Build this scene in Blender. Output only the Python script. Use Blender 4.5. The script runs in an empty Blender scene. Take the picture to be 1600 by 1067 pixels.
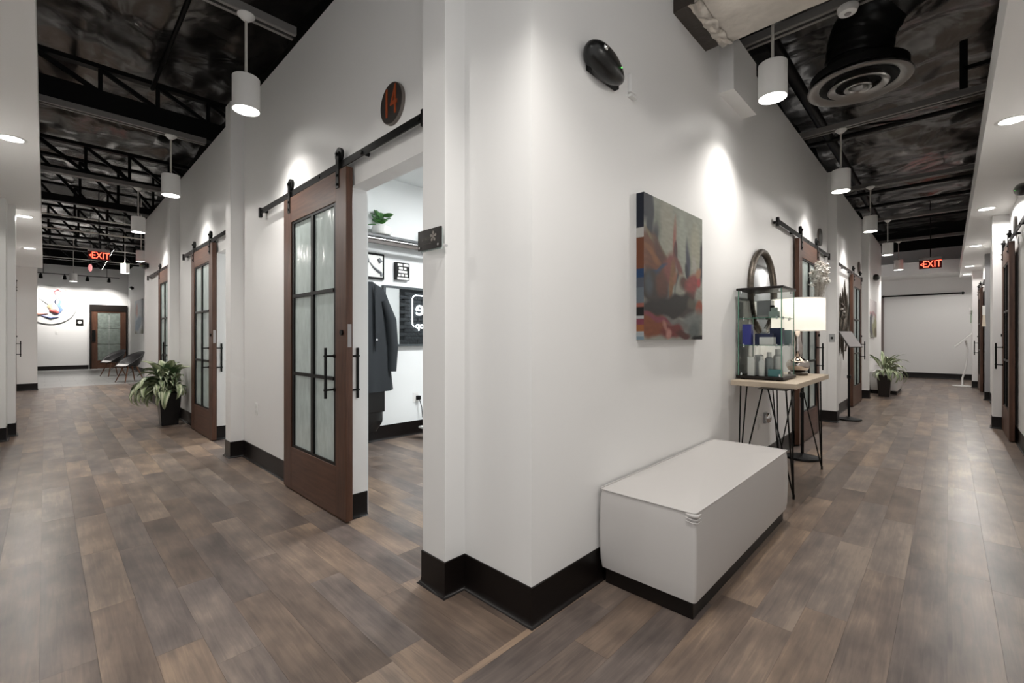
import bpy, bmesh, math, random
from mathutils import Vector, Matrix, noise
R = math.radians
random.seed(7)
S = bpy.context.scene
COL = S.collection

# ------------------------------------------------------------------ camera
cam_d = bpy.data.cameras.new('camera')
cam = bpy.data.objects.new('camera', cam_d); COL.objects.link(cam)
cam.location = (0, 0, 1.2)
TH = math.atan2(682, 705.6)
cam.rotation_euler = (R(90), 0, TH - R(90))
cam_d.sensor_width = 36; cam_d.lens = 705.6 / 1600 * 36
cam_d.shift_y = -5.5 / 1600
cam_d.clip_start = 0.05
S.camera = cam
# ------------------------------------------------------------------ world + exposure
w = bpy.data.worlds.new('world'); S.world = w; w.use_nodes = True
w.node_tree.nodes['Background'].inputs[0].default_value = (1, .985, .965, 1)
w.node_tree.nodes['Background'].inputs[1].default_value = .55
S.view_settings.view_transform = 'Standard'
S.view_settings.look = 'None'
S.view_settings.exposure = 0.62
S.view_settings.gamma = 1
S.view_settings.use_curve_mapping = False
try:
    S.cycles.max_bounces = 8; S.cycles.diffuse_bounces = 5; S.cycles.sample_clamp_indirect = 6
except Exception: pass
P_PEND, P_DOWN, P_ROOM = 72.0, 44.0, 56.0      # watts of the fixtures

# ------------------------------------------------------------------ materials
def mat(name, col, rough=.5, metal=0, spec=.5, emit=None, es=0, trans=0, ior=1.45, alpha=1, coat=0):
    m = bpy.data.materials.new(name); m.use_nodes = True
    b = m.node_tree.nodes['Principled BSDF']
    b.inputs['Base Color'].default_value = (*col, 1)
    b.inputs['Roughness'].default_value = rough
    b.inputs['Metallic'].default_value = metal
    b.inputs['Specular IOR Level'].default_value = spec
    b.inputs['IOR'].default_value = ior
    b.inputs['Transmission Weight'].default_value = trans
    b.inputs['Alpha'].default_value = alpha
    b.inputs['Coat Weight'].default_value = coat
    if emit:
        b.inputs['Emission Color'].default_value = (*emit, 1)
        b.inputs['Emission Strength'].default_value = es
    return m
def nd(m, t, **kw):
    n = m.node_tree.nodes.new(t)
    for k, v in kw.items(): setattr(n, k, v)
    return n
def lk(m, a, b): m.node_tree.links.new(a, b)
def bsdf(m): return m.node_tree.nodes['Principled BSDF']
def noisy(m, scale=30, bump=.05, dist=.01, cvar=0, stretch=(1, 1, 1), detail=4, coord='Object', rvar=0):
    tc = nd(m, 'ShaderNodeTexCoord'); mp = nd(m, 'ShaderNodeMapping'); mp.inputs['Scale'].default_value = stretch
    lk(m, tc.outputs[coord], mp.inputs[0])
    n = nd(m, 'ShaderNodeTexNoise'); n.inputs['Scale'].default_value = scale; n.inputs['Detail'].default_value = detail
    lk(m, mp.outputs[0], n.inputs['Vector'])
    b = bsdf(m)
    if bump:
        bp = nd(m, 'ShaderNodeBump'); bp.inputs['Strength'].default_value = bump; bp.inputs['Distance'].default_value = dist
        lk(m, n.outputs['Fac'], bp.inputs['Height']); lk(m, bp.outputs[0], b.inputs['Normal'])
    if cvar:
        c = b.inputs['Base Color'].default_value[:3]
        rp = nd(m, 'ShaderNodeValToRGB')
        rp.color_ramp.elements[0].position = .3; rp.color_ramp.elements[1].position = .7
        rp.color_ramp.elements[0].color = (*[x * (1 - cvar) for x in c], 1)
        rp.color_ramp.elements[1].color = (*[min(1, x * (1 + cvar)) for x in c], 1)
        lk(m, n.outputs['Fac'], rp.inputs[0]); lk(m, rp.outputs[0], b.inputs['Base Color'])
    return m
def attr_mat(name, rough=.6, attr='col', spec=.4, metal=0):
    m = mat(name, (1, 1, 1), rough, metal, spec)
    a = nd(m, 'ShaderNodeAttribute'); a.attribute_name = attr
    lk(m, a.outputs['Color'], bsdf(m).inputs['Base Color'])
    return m

M = {}
M['wall'] = noisy(mat('wall_paint', (.81, .805, .795), .45, spec=.4), 260, .04, .002)
M['wall_cool'] = noisy(mat('room_paint', (.80, .82, .82), .6), 260, .04, .002)
M['wall_grey'] = noisy(mat('grey_paint', (.30, .30, .31), .55), 200, .04, .002)
M['base'] = noisy(mat('vinyl_base', (.0065, .0045, .004), .36, spec=.28), 60, .03, .002)
M['black'] = mat('black_metal', (.004, .004, .004), .42, spec=.25)
M['blackpaint'] = noisy(mat('black_deck_paint', (.003, .003, .003), .6, spec=.2), 12, .2, .02)
M['strut'] = mat('strut_metal', (.24, .23, .22), .4, .3)
M['joist'] = mat('joist_paint', (.004, .004, .004), .55, spec=.25)
M['white'] = mat('white_enamel', (.78, .775, .76), .4)
M['rod'] = mat('white_rod', (.62, .60, .56), .35)
M['lens'] = mat('lamp_lens', (1, 1, 1), .5, emit=(1, .97, .92), es=14)
M['chrome'] = mat('chrome', (.75, .75, .76), .12, 1)
M['mirror'] = mat('mirror_glass', (.86, .88, .88), .015, 1)
M['pane'] = noisy(mat('rain_glass', (.48, .555, .54), .16, spec=.6), 22, .35, .01, .10, (1, 1, .35))
M['lobbypane'] = noisy(mat('reeded_glass', (.17, .20, .18), .2), 10, .2, .01, .25)
M['glass'] = mat('clear_glass', (.965, .99, .98), .0, trans=1, ior=1.06, spec=.6)
M['glassedge'] = mat('glass_edge', (.10, .26, .19), .1, spec=.6)
M['darkpane'] = mat('dark_pane', (.05, .06, .055), .1)
M['leather'] = noisy(mat('white_leather', (.56, .54, .525), .42, spec=.45), 320, .10, .002)
M['benchbase'] = noisy(mat('bench_base', (.008, .0055, .0045), .45, spec=.3), 40, .05, .002)
M['tabletop'] = noisy(mat('pale_oak', (.52, .43, .33), .45), 30, .06, .002, .14, (2, 22, 22))
M['shade'] = mat('lamp_shade', (.86, .82, .75), .7, emit=(1, .90, .76), es=.55)
M['mercury'] = noisy(mat('mercury_glass', (.55, .50, .47), .10, 1), 18, .05, .004, .2)
M['pot'] = mat('pot_black', (.008, .008, .008), .28)
M['potbrown'] = mat('pot_brown', (.018, .013, .011), .35)
M['soil'] = noisy(mat('soil', (.02, .014, .01), .9), 60, .5, .01)
M['leaf'] = attr_mat('leaf', .42, spec=.45)
M['greenleaf'] = mat('green_leaf', (.05, .16, .035), .4)
M['coat'] = noisy(mat('coat_cloth', (.018, .022, .026), .75), 300, .25, .002)
M['silver'] = noisy(mat('foil_duct', (.55, .51, .46), .34, .5), 16, .25, .01, .06)
M['ductdark'] = noisy(mat('duct_dark', (.055, .045, .038), .35, .4), 25, .3, .01)
M['diff'] = mat('diffuser_metal', (.24, .23, .22), .28, .85)
M['woodleg'] = noisy(mat('walnut_leg', (.16, .07, .035), .45), 40, .05, .002, .2, (1, 1, .1))
M['shell'] = mat('shell_black', (.018, .017, .018), .5)
M['cushion'] = mat('cushion', (.62, .61, .60), .7)
M['red'] = mat('exit_letters', (.6, .05, .03), .5, emit=(1, .095, .05), es=2.6)
M['redpanel'] = mat('exit_panel', (.10, .006, .006), .25)
M['greyplastic'] = mat('grey_plastic', (.32, .30, .30), .45)
M['orange'] = mat('number_orange', (.30, .055, .014), .45)
M['disc'] = mat('number_disc', (.035, .031, .028), .4)
M['discedge'] = mat('disc_edge', (.16, .14, .125), .5)
M['brick'] = noisy(mat('charcoal_brick', (.045, .05, .055), .7), 25, .5, .01, .35)
M['neon'] = mat('neon_tube', (1, 1, 1), .4, emit=(.92, .97, 1), es=3.0)
M['blue'] = mat('blue_box', (.045, .05, .30), .4)
M['navy'] = mat('navy_box', (.02, .028, .085), .4)
M['teal'] = mat('teal_box', (.10, .26, .27), .4)
M['sage'] = mat('sage_box', (.30, .38, .34), .5)
M['packwhite'] = mat('pack_white', (.72, .72, .70), .4)
M['packgrey'] = mat('pack_grey', (.36, .37, .37), .35)
M['sign'] = mat('sign_acrylic', (.012, .010, .009), .18)
M['dried'] = noisy(mat('dried_flower', (.50, .46, .41), .7), 80, .3, .004, .3)
M['driedwhite'] = mat('dried_white', (.70, .68, .64), .7)
M['bronze'] = noisy(mat('bronze', (.10, .085, .07), .4, .7), 40, .2, .005, .3)
M['tile'] = None
M['paint'] = attr_mat('canvas_paint', .55)
M['door'] = None

def wood_mat(name, base, stretch):
    m = mat(name, base, .42, spec=.4)
    tc = nd(m, 'ShaderNodeTexCoord'); mp = nd(m, 'ShaderNodeMapping'); mp.inputs['Scale'].default_value = stretch
    lk(m, tc.outputs['Object'], mp.inputs[0])
    n = nd(m, 'ShaderNodeTexNoise'); n.inputs['Scale'].default_value = 3.0; n.inputs['Detail'].default_value = 6; n.inputs['Distortion'].default_value = .6
    lk(m, mp.outputs[0], n.inputs['Vector'])
    rp = nd(m, 'ShaderNodeValToRGB'); e = rp.color_ramp.elements
    e[0].position = .28; e[1].position = .75
    e[0].color = (*[c * .62 for c in base], 1); e[1].color = (*[c * 1.25 for c in base], 1)
    lk(m, n.outputs['Fac'], rp.inputs[0]); lk(m, rp.outputs[0], bsdf(m).inputs['Base Color'])
    bp = nd(m, 'ShaderNodeBump'); bp.inputs['Strength'].default_value = .08; bp.inputs['Distance'].default_value = .003
    lk(m, n.outputs['Fac'], bp.inputs['Height']); lk(m, bp.outputs[0], bsdf(m).inputs['Normal'])
    return m
M['door'] = wood_mat('door_wood_upright', (.088, .040, .024), (14, 14, 1.2))
M['doorh'] = wood_mat('door_wood_across', (.098, .045, .027), (1.2, 14, 14))

def plank_mat(name, alongx):
    m = mat(name, (.2, .15, .12), .42, spec=.42)
    b = bsdf(m)
    geo = nd(m, 'ShaderNodeNewGeometry'); at = nd(m, 'ShaderNodeAttribute'); at.attribute_name = 'tint'
    sp = nd(m, 'ShaderNodeSeparateColor'); lk(m, at.outputs['Color'], sp.inputs[0])
    off = nd(m, 'ShaderNodeVectorMath', operation='MULTIPLY_ADD')
    lk(m, at.outputs['Color'], off.inputs[0]); off.inputs[1].default_value = (17, 23, 11); lk(m, geo.outputs['Position'], off.inputs[2])
    mp = nd(m, 'ShaderNodeMapping'); mp.inputs['Scale'].default_value = (1.5, 26, 1) if alongx else (26, 1.5, 1)
    lk(m, off.outputs[0], mp.inputs[0])
    g = nd(m, 'ShaderNodeTexNoise'); g.inputs['Scale'].default_value = 2.2; g.inputs['Detail'].default_value = 7; g.inputs['Roughness'].default_value = .62; g.inputs['Distortion'].default_value = .8
    lk(m, mp.outputs[0], g.inputs['Vector'])
    mp2 = nd(m, 'ShaderNodeMapping'); mp2.inputs['Scale'].default_value = (1.6, 3.4, 1) if alongx else (3.4, 1.6, 1)
    lk(m, off.outputs[0], mp2.inputs[0])
    bl = nd(m, 'ShaderNodeTexNoise'); bl.inputs['Scale'].default_value = 2.1; bl.inputs['Detail'].default_value = 3
    lk(m, mp2.outputs[0], bl.inputs['Vector'])
    # value = .5*tint + .33*blotch + .25*grain
    a1 = nd(m, 'ShaderNodeMath', operation='MULTIPLY'); lk(m, sp.outputs[0], a1.inputs[0]); a1.inputs[1].default_value = .25
    a2 = nd(m, 'ShaderNodeMath', operation='MULTIPLY_ADD'); lk(m, bl.outputs['Fac'], a2.inputs[0]); a2.inputs[1].default_value = .80; lk(m, a1.outputs[0], a2.inputs[2])
    a3 = nd(m, 'ShaderNodeMath', operation='MULTIPLY_ADD'); lk(m, g.outputs['Fac'], a3.inputs[0]); a3.inputs[1].default_value = .52; lk(m, a2.outputs[0], a3.inputs[2])
    rp = nd(m, 'ShaderNodeValToRGB'); e = rp.color_ramp.elements
    e[0].position = .48; e[0].color = (.072, .056, .048, 1)
    e[1].position = 1.0; e[1].color = (.275, .208, .158, 1)
    x = e.new(.70); x.color = (.130, .100, .084, 1)
    x = e.new(.88); x.color = (.195, .149, .119, 1)
    lk(m, a3.outputs[0], rp.inputs[0])
    # grey / tan drift
    mx = nd(m, 'ShaderNodeMix', data_type='RGBA', blend_type='MULTIPLY')
    rp2 = nd(m, 'ShaderNodeValToRGB'); e = rp2.color_ramp.elements
    e[0].position = .2; e[0].color = (.96, 1.0, 1.06, 1); e[1].position = .8; e[1].color = (1.04, .99, .93, 1)
    lk(m, sp.outputs[1], rp2.inputs[0])
    mx.inputs[0].default_value = 1
    lk(m, rp.outputs[0], mx.inputs[6]); lk(m, rp2.outputs[0], mx.inputs[7])
    lk(m, mx.outputs[2], b.inputs['Base Color'])
    rr = nd(m, 'ShaderNodeMapRange'); rr.inputs[3].default_value = .26; rr.inputs[4].default_value = .42
    lk(m, g.outputs['Fac'], rr.inputs[0]); lk(m, rr.outputs[0], b.inputs['Roughness'])
    bp = nd(m, 'ShaderNodeBump'); bp.inputs['Strength'].default_value = .06; bp.inputs['Distance'].default_value = .002
    lk(m, g.outputs['Fac'], bp.inputs['Height']); lk(m, bp.outputs[0], b.inputs['Normal'])
    return m
M['plankx'] = plank_mat('vinyl_plank_x', True)
M['planky'] = plank_mat('vinyl_plank_y', False)
M['subfloor'] = mat('subfloor', (.10, .08, .07), .7)
def tile_mat():
    m = mat('grey_tile', (.28, .28, .27), .35)
    geo = nd(m, 'ShaderNodeNewGeometry'); br = nd(m, 'ShaderNodeTexBrick')
    lk(m, geo.outputs['Position'], br.inputs['Vector'])
    br.inputs['Color1'].default_value = (.30, .30, .29, 1); br.inputs['Color2'].default_value = (.26, .26, .255, 1); br.inputs['Mortar'].default_value = (.17, .17, .17, 1)
    br.inputs['Scale'].default_value = 1; br.inputs['Mortar Size'].default_value = .006; br.inputs['Brick Width'].default_value = .6; br.inputs['Row Height'].default_value = .6
    lk(m, br.outputs['Color'], bsdf(m).inputs['Base Color'])
    return m
M['tile'] = tile_mat()
def foil_mat():
    m = mat('foil_insulation', (.155, .148, .142), .25, .85)
    tc = nd(m, 'ShaderNodeTexCoord')
    n = nd(m, 'ShaderNodeTexNoise'); n.inputs['Scale'].default_value = 1.7; n.inputs['Detail'].default_value = 2.5; n.inputs['Distortion'].default_value = 1.2
    mp = nd(m, 'ShaderNodeMapping'); mp.inputs['Scale'].default_value = (1, 1, 1)
    lk(m, tc.outputs['Object'], mp.inputs[0]); lk(m, mp.outputs[0], n.inputs['Vector'])
    bp = nd(m, 'ShaderNodeBump'); bp.inputs['Strength'].default_value = .6; bp.inputs['Distance'].default_value = .05
    lk(m, n.outputs['Fac'], bp.inputs['Height']); lk(m, bp.outputs[0], bsdf(m).inputs['Normal'])
    return m
M['foil'] = foil_mat()

# ------------------------------------------------------------------ mesh builder
class MB:
    def __init__(s): s.v = []; s.f = []; s.c = None
    def add(s, vs, fs):
        o = len(s.v); s.v += [tuple(p) for p in vs]; s.f += [tuple(i + o for i in f) for f in fs]; return s
    def box(s, x0, x1, y0, y1, z0, z1):
        v = [(x, y, z) for z in (z0, z1) for y in (y0, y1) for x in (x0, x1)]
        return s.add(v, [(0, 2, 3, 1), (4, 5, 7, 6), (0, 1, 5, 4), (2, 6, 7, 3), (0, 4, 6, 2), (1, 3, 7, 5)])
    def bar(s, p0, p1, wd, ht, up=(0, 0, 1)):
        p0 = Vector(p0); p1 = Vector(p1); d = (p1 - p0).normalized()
        sd = d.cross(Vector(up))
        if sd.length < 1e-4: sd = d.cross(Vector((0, 1, 0)))
        sd.normalize(); u = sd.cross(d)
        v = []
        for p in (p0, p1):
            for a, b in ((-1, -1), (1, -1), (1, 1), (-1, 1)): v.append(p + sd * a * wd / 2 + u * b * ht / 2)
        return s.add(v, [(3, 2, 1, 0), (4, 5, 6, 7), (0, 1, 5, 4), (1, 2, 6, 5), (2, 3, 7, 6), (3, 0, 4, 7)])
    def tube(s, pts, r, n=8, closed=False, caps=True):
        pts = [Vector(p) for p in pts]; k = len(pts)
        rs = r if isinstance(r, (list, tuple)) else [r] * k
        tang = []
        for i in range(k):
            a = pts[(i - 1) % k] if (closed or i > 0) else pts[i]
            b = pts[(i + 1) % k] if (closed or i < k - 1) else pts[i]
            t = (b - a); tang.append(t.normalized() if t.length > 1e-9 else Vector((0, 0, 1)))
        ref = Vector((0, 0, 1)) if abs(tang[0].z) < .9 else Vector((1, 0, 0))
        u = tang[0].cross(ref).normalized(); vs = []
        for i in range(k):
            u = (u - tang[i] * u.dot(tang[i])).normalized(); q = tang[i].cross(u)
            for j in range(n):
                a = 2 * math.pi * j / n; vs.append(pts[i] + (u * math.cos(a) + q * math.sin(a)) * rs[i])
        fs = []
        for i in range(k if closed else k - 1):
            for j in range(n):
                a = i * n + j; b = i * n + (j + 1) % n; c = ((i + 1) % k) * n + (j + 1) % n; d = ((i + 1) % k) * n + j
                fs.append((a, b, c, d))
        if caps and not closed:
            fs.append(tuple(range(n - 1, -1, -1))); fs.append(tuple((k - 1) * n + j for j in range(n)))
        return s.add(vs, fs)
    def cyl(s, p0, p1, r0, r1=None, n=20, caps=True): return s.tube([p0, p1], [r0, r0 if r1 is None else r1], n, caps=caps)
    def lathe(s, prof, n=28, c=(0, 0, 0), sx=1, sy=1, cap0=True, cap1=True):
        vs = []; k = len(prof)
        for r, z in prof:
            for j in range(n):
                a = 2 * math.pi * j / n; vs.append((c[0] + r * math.cos(a) * sx, c[1] + r * math.sin(a) * sy, c[2] + z))
        fs = [(i * n + j, i * n + (j + 1) % n, (i + 1) * n + (j + 1) % n, (i + 1) * n + j) for i in range(k - 1) for j in range(n)]
        if cap0: fs.append(tuple(range(n - 1, -1, -1)))
        if cap1: fs.append(tuple((k - 1) * n + j for j in range(n)))
        return s.add(vs, fs)
    def prism(s, poly, ax, a0, a1):
        def P(p, a): return {'x': (a, p[0], p[1]), 'y': (p[0], a, p[1]), 'z': (p[0], p[1], a)}[ax]
        n = len(poly); vs = [P(p, a0) for p in poly] + [P(p, a1) for p in poly]
        fs = [tuple(range(n)), tuple(range(2 * n - 1, n - 1, -1))] + [(i, i + n, (i + 1) % n + n, (i + 1) % n) for i in range(n)]
        return s.add(vs, fs)
    def surf(s, fn, nu, nv, closeu=False):
        vs = [fn(i / nu, j / nv) for j in range(nv + 1) for i in range(nu + 1 if not closeu else nu)]
        wd = nu + 1 if not closeu else nu; fs = []
        for j in range(nv):
            for i in range(nu):
                i2 = (i + 1) % wd
                fs.append((j * wd + i, j * wd + i2, (j + 1) * wd + i2, (j + 1) * wd + i))
        return s.add(vs, fs)
    def ell(s, c, rx, ry, rz, nu=20, nv=12):
        prof = [(max(1e-4, math.sin(math.pi * k / nv)), -math.cos(math.pi * k / nv)) for k in range(nv + 1)]
        vs0 = len(s.v); s.lathe(prof, nu)
        for i in range(vs0, len(s.v)):
            x, y, z = s.v[i]; s.v[i] = (c[0] + x * rx, c[1] + y * ry, c[2] + z * rz)
        return s
    def mesh(s, name, material, smooth=None):
        me = bpy.data.meshes.new(name); me.from_pydata(s.v, [], s.f)
        bm = bmesh.new(); bm.from_mesh(me); bmesh.ops.recalc_face_normals(bm, faces=bm.faces); bm.to_mesh(me); bm.free()
        if material: me.materials.append(material)
        if smooth:
            me.shade_smooth(); me.set_sharp_from_angle(angle=R(smooth))
        return me
def link(name, me, parent=None, loc=None, rotz=None):
    o = bpy.data.objects.new(name, me); COL.objects.link(o)
    if parent: o.parent = parent
    if loc: o.location = loc
    if rotz is not None: o.rotation_euler = (0, 0, rotz)
    return o
def tag(o, label, cat, group=None):
    o['label'] = label; o['category'] = cat
    if group: o['group'] = group
    return o
def bev(o, wd, seg=2):
    m = o.modifiers.new('bevel', 'BEVEL'); m.width = wd; m.segments = seg; m.limit_method = 'ANGLE'; m.angle_limit = R(40)
    o.data.shade_smooth(); o.data.set_sharp_from_angle(angle=R(35)); return o
def part(name, mb, material, parent, smooth=None, bevel=None):
    o = link(name, mb.mesh(name, material, smooth), parent)
    if bevel: bev(o, bevel)
    return o
def thing(name, label, cat, loc=(0, 0, 0), rz=0, group=None):
    return tag(link(name, None, None, loc, R(rz)), label, cat, group)
def solo(name, mb, material, label, cat, loc=None, rz=None, smooth=None, bevel=None, group=None):
    o = tag(link(name, mb.mesh(name, material, smooth), None, loc, None if rz is None else R(rz)), label, cat, group)
    if bevel: bev(o, bevel)
    return o
def struct(name, mb, material, smooth=None, bevel=None):
    o = link(name, mb.mesh(name, material, smooth)); o['kind'] = 'structure'
    if bevel: bev(o, bevel)
    return o
def text(name, body, size, ext, material, parent, loc, rot, align='CENTER', sx=1):
    cu = bpy.data.curves.new(name, 'FONT'); cu.body = body; cu.size = size; cu.extrude = ext; cu.align_x = align; cu.align_y = 'CENTER'
    t = bpy.data.objects.new('tmp', cu); COL.objects.link(t)
    dg = bpy.context.evaluated_depsgraph_get()
    me = bpy.data.meshes.new_from_object(t.evaluated_get(dg)); bpy.data.objects.remove(t)
    me.materials.clear(); me.materials.append(material)
    o = link(name, me, parent); o.location = loc; o.rotation_euler = rot; o.scale = (sx, 1, 1)
    return o
def spot(parent, loc, watts, size, blend=.6, col=(1, .96, .91), rot=(0, 0, 0), rad=.035):
    d = bpy.data.lights.new('lamp_light', 'SPOT'); d.energy = watts; d.spot_size = R(size); d.spot_blend = blend; d.color = col; d.shadow_soft_size = rad
    o = bpy.data.objects.new('lamp_light', d); COL.objects.link(o); o.parent = parent; o.location = loc; o.rotation_euler = rot
    return o
def copytree(o, parent=None):
    c = o.copy(); COL.objects.link(c); c.parent = parent
    for ch in list(o.children): copytree(ch, c)
    return c

# ================================================================== STRUCTURE
WT = 3.57                         # top of the white walls
SOF = 2.82                        # underside of the soffits
# --- wall along the left corridor (doors), x = 1.41
mb = MB()
mb.box(1.41, 1.527, 1.25, 1.86, 0, WT)
mb.box(1.41, 1.527, 1.86, 2.85, 2.2, WT)
mb.box(1.41, 1.527, 2.85, 5.33, 0, WT)
mb.box(1.41, 1.527, 5.33, 6.2, 2.2, WT)
mb.box(1.41, 1.527, 6.2, 11.74, 0, WT)
struct('wall_center_left', mb, M['wall'])
for k, y in enumerate((1.68, 5.16, 8.31)): struct('trim_%d' % (k + 4), MB().box(1.29, 1.412, y, y + .175, 0, WT), M['wall'])
# --- wall along the right corridor, y = 1.25
mb = MB()
mb.box(1.527, 6.9, 1.25, 1.367, 0, WT)
mb.box(6.9, 7.8, 1.25, 1.367, 2.2, WT); mb.box(6.9, 7.8, 1.365, 1.40, 0, 2.25)
mb.box(7.8, 10.85, 1.25, 1.367, 0, WT)
mb.box(10.85, 11.35, 1.25, 1.367, 2.2, WT); mb.box(10.85, 11.35, 1.365, 1.40, 0, 2.25)
mb.box(11.35, 15.0, 1.25, 1.367, 0, WT)
struct('wall_center_right', mb, M['wall'])
for k, x in enumerate((7.8, 11.35)): struct('trim_%d' % (k + 7), MB().box(x, x + .175, 1.14, 1.252, 0, WT), M['wall'])
struct('trim_9', MB().box(3.55, 4.10, 1.145, 1.252, 3.05, 3.47), M['wall'])       # boxed-out chase high on the wall
# --- outer wall of the right corridor, y = -.59, with pilasters
mb = MB()
mb.box(1.2, 18.4, -.71, -.575, 0, SOF + .3)
struct('wall_right', mb, M['wall'])
struct('trim_10', MB().box(8.75, 8.95, -.592, -.42, 0, SOF), M['wall']); struct('trim_11', MB().box(15.6, 15.8, -.592, -.415, 0, SOF), M['wall'])
mb = MB(); mb.box(12.6, 12.75, -.59, -.505, .16, SOF)
struct('trim_1', mb, M['wall_grey'])
# --- outer wall of the left corridor, x = -.47
mb = MB()
mb.box(-.59, -.47, 1.4, 15.1, 0, SOF + .3)
struct('wall_left', mb, M['wall'])
struct('trim_12', MB().box(-.472, -.315, 7.85, 8.2, 0, SOF), M['wall']); struct('trim_13', MB().box(-.472, -.25, 8.2, 8.4, 0, SOF), M['wall'])
struct('wall_lobby_pier', MB().box(-.59, -.12, 15.1, 15.25, 0, SOF + .3), M['wall'])
# --- soffits with recessed lamps
mb = MB(); mb.box(1.2, 17.0, -.59, -.205, SOF, 3.08)
struct('ceiling_soffit_right', mb, M['wall'])
mb = MB(); mb.box(-.47, -.033, 1.4, 15.1, SOF, 3.08)
struct('ceiling_soffit_left', mb, M['wall'])
# --- end of the right corridor
mb = MB(); mb.box(18.3, 18.42, -.71, 3.2, 0, 3.85)
struct('wall_end_right', mb, M['wall'])
mb = MB(); mb.box(17.0, 18.3, -.59, 3.2, 2.98, 3.33)
struct('trim_2', mb, M['wall'])
mb = MB(); mb.box(15.0, 18.4, 3.1, 3.2, 0, 3.6)
struct('wall_side_right', mb, M['wall'])
mb = MB(); mb.box(18.24, 18.30, 1.46, 1.58, 0, 2.5)
struct('trim_3', mb, mat('taupe_trim', (.20, .165, .155), .5))
# --- lobby at the end of the left corridor
mb = MB(); mb.box(-5, 2.47, 23.9, 24.02, 0, 3.93)
struct('wall_end_left', mb, M['wall'])
mb = MB(); mb.box(2.35, 2.47, 11.74, 23.9, 0, 3.93); mb.box(1.527, 2.47, 11.62, 11.74, 0, WT)
struct('wall_lobby_right', mb, M['wall'])
mb = MB(); mb.box(-5, -4.9, 15.1, 24, 0, 3.93); mb.box(-5, -.59, 15.1, 15.2, 0, 3.93)
struct('wall_lobby_left', mb, M['wall'])
# --- room behind the numbered sliding door
mb = MB()
mb.box(1.527, 6.9, 4.79, 4.9, 0, 3.1); mb.box(6.8, 6.9, 1.37, 4.8, 0, 3.1)
mb.box(1.527, 1.54, 2.86, 4.79, 0, 3.1); mb.box(1.527, 5.08, 1.367, 1.38, 0, 3.1)
struct('wall_room', mb, M['wall_cool'])
mb = MB(); mb.box(1.527, 6.9, 1.37, 4.9, 3.1, 3.2)
struct('ceiling_room', mb, M['wall_cool'])
mb = MB(); mb.box(1.60, 4.0, 5.0, 5.1, 0, 3.1); mb.box(3.9, 4.0, 5.0, 8.0, 0, 3.1); mb.box(1.53, 4.0, 7.9, 8.0, 0, 3.1); mb.box(1.53, 4, 5, 8, 3.1, 3.2)
struct('wall_room_second', mb, M['wall_cool'])
# brick feature wall opposite the mirror
mb = MB(); mb.box(5.08, 6.8, 1.367, 1.385, 0, 3.1)
bw = struct('wall_brick', mb, mat('brick_joint', (.02, .022, .024), .9))
bme = MB().box(-.1, .1, 0, .035, -.034, .034).mesh('brick', M['brick'])
rng = random.Random(3)
for r in range(14):
    for k in range(6):
        x = 5.19 + k * .21 + (.105 if r % 2 else 0)
        b = link('brick', bme, bw, (x, 1.385 - rng.random() * .012, 1.12 + r * .077))

# --- dark plenum above
for q in ((1.41, 1.9, -.7, 11.74, 4.58, 4.7), (-5.1, 2.6, 11.7, 24.3, 4.72, 4.8), (-1.0, 19, -1.0, 1.8, 4.62, 4.7), (-1, 2.0, 1.7, 15.2, 4.62, 4.7), (15, 19, 1.7, 3.3, 4.62, 4.7)):
    struct('ceiling', MB().box(*q), M['blackpaint'])
for q in ((1.85, 1.95, 1.7, 11.74, 3.2, 4.7), (1.9, 15.2, 1.70, 1.8, 3.2, 4.7), (2.0, 19, -.75, -.65, 3.0, 4.7), (-.75, -.6, 1.0, 15.2, 3.0, 4.7), (18.5, 18.6, -.7, 3.3, 3.7, 4.7), (15, 19, 3.2, 3.3, 3.4, 4.7), (-5, 2.6, 24.2, 24.3, 3.8, 4.8), (2.47, 2.6, 11.7, 24.3, 3.8, 4.8)):
    struct('wall_plenum_added', MB().box(*q), M['blackpaint'])  # black walls added round the open plenum to keep world light out
# wrinkled foil insulation under the deck
def foil(name, x0, x1, y0, y1, z, step, bayx=None, bayy=None, amp=.07):
    nu = int((x1 - x0) / step); nv = int((y1 - y0) / step)
    def fn(u, v):
        x = x0 + (x1 - x0) * u; y = y0 + (y1 - y0) * v
        h = amp * noise.noise(Vector((x * 1.7, y * 1.7, 3)))
        h += .5 * amp * noise.turbulence(Vector((x * 3.1, y * 2.2, 9)), 3, False)
        q = noise.noise(Vector((x * 5, y * 1.1, 20))); h += .35 * amp * (1 - abs(q) * 2)
        if bayy: h -= .10 * abs(math.sin(math.pi * (y - 6.9) / bayy))
        if bayx: h -= .10 * abs(math.sin(math.pi * (x - 6.4) / bayx))
        return (x, y, z + h)
    return struct(name, MB().surf(fn, nu, nv), M['foil'], 60)
foil('ceiling_foil_left', -.6, 1.85, 1.5, 15.0, 4.50, .07, bayy=2.2)
foil('ceiling_foil_right', 1.0, 18.4, -.65, 1.65, 4.44, .07, bayx=2.83)
foil('ceiling_foil_lobby', -4.9, 2.45, 15.0, 24.1, 4.55, .14, bayy=2.2)

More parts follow.
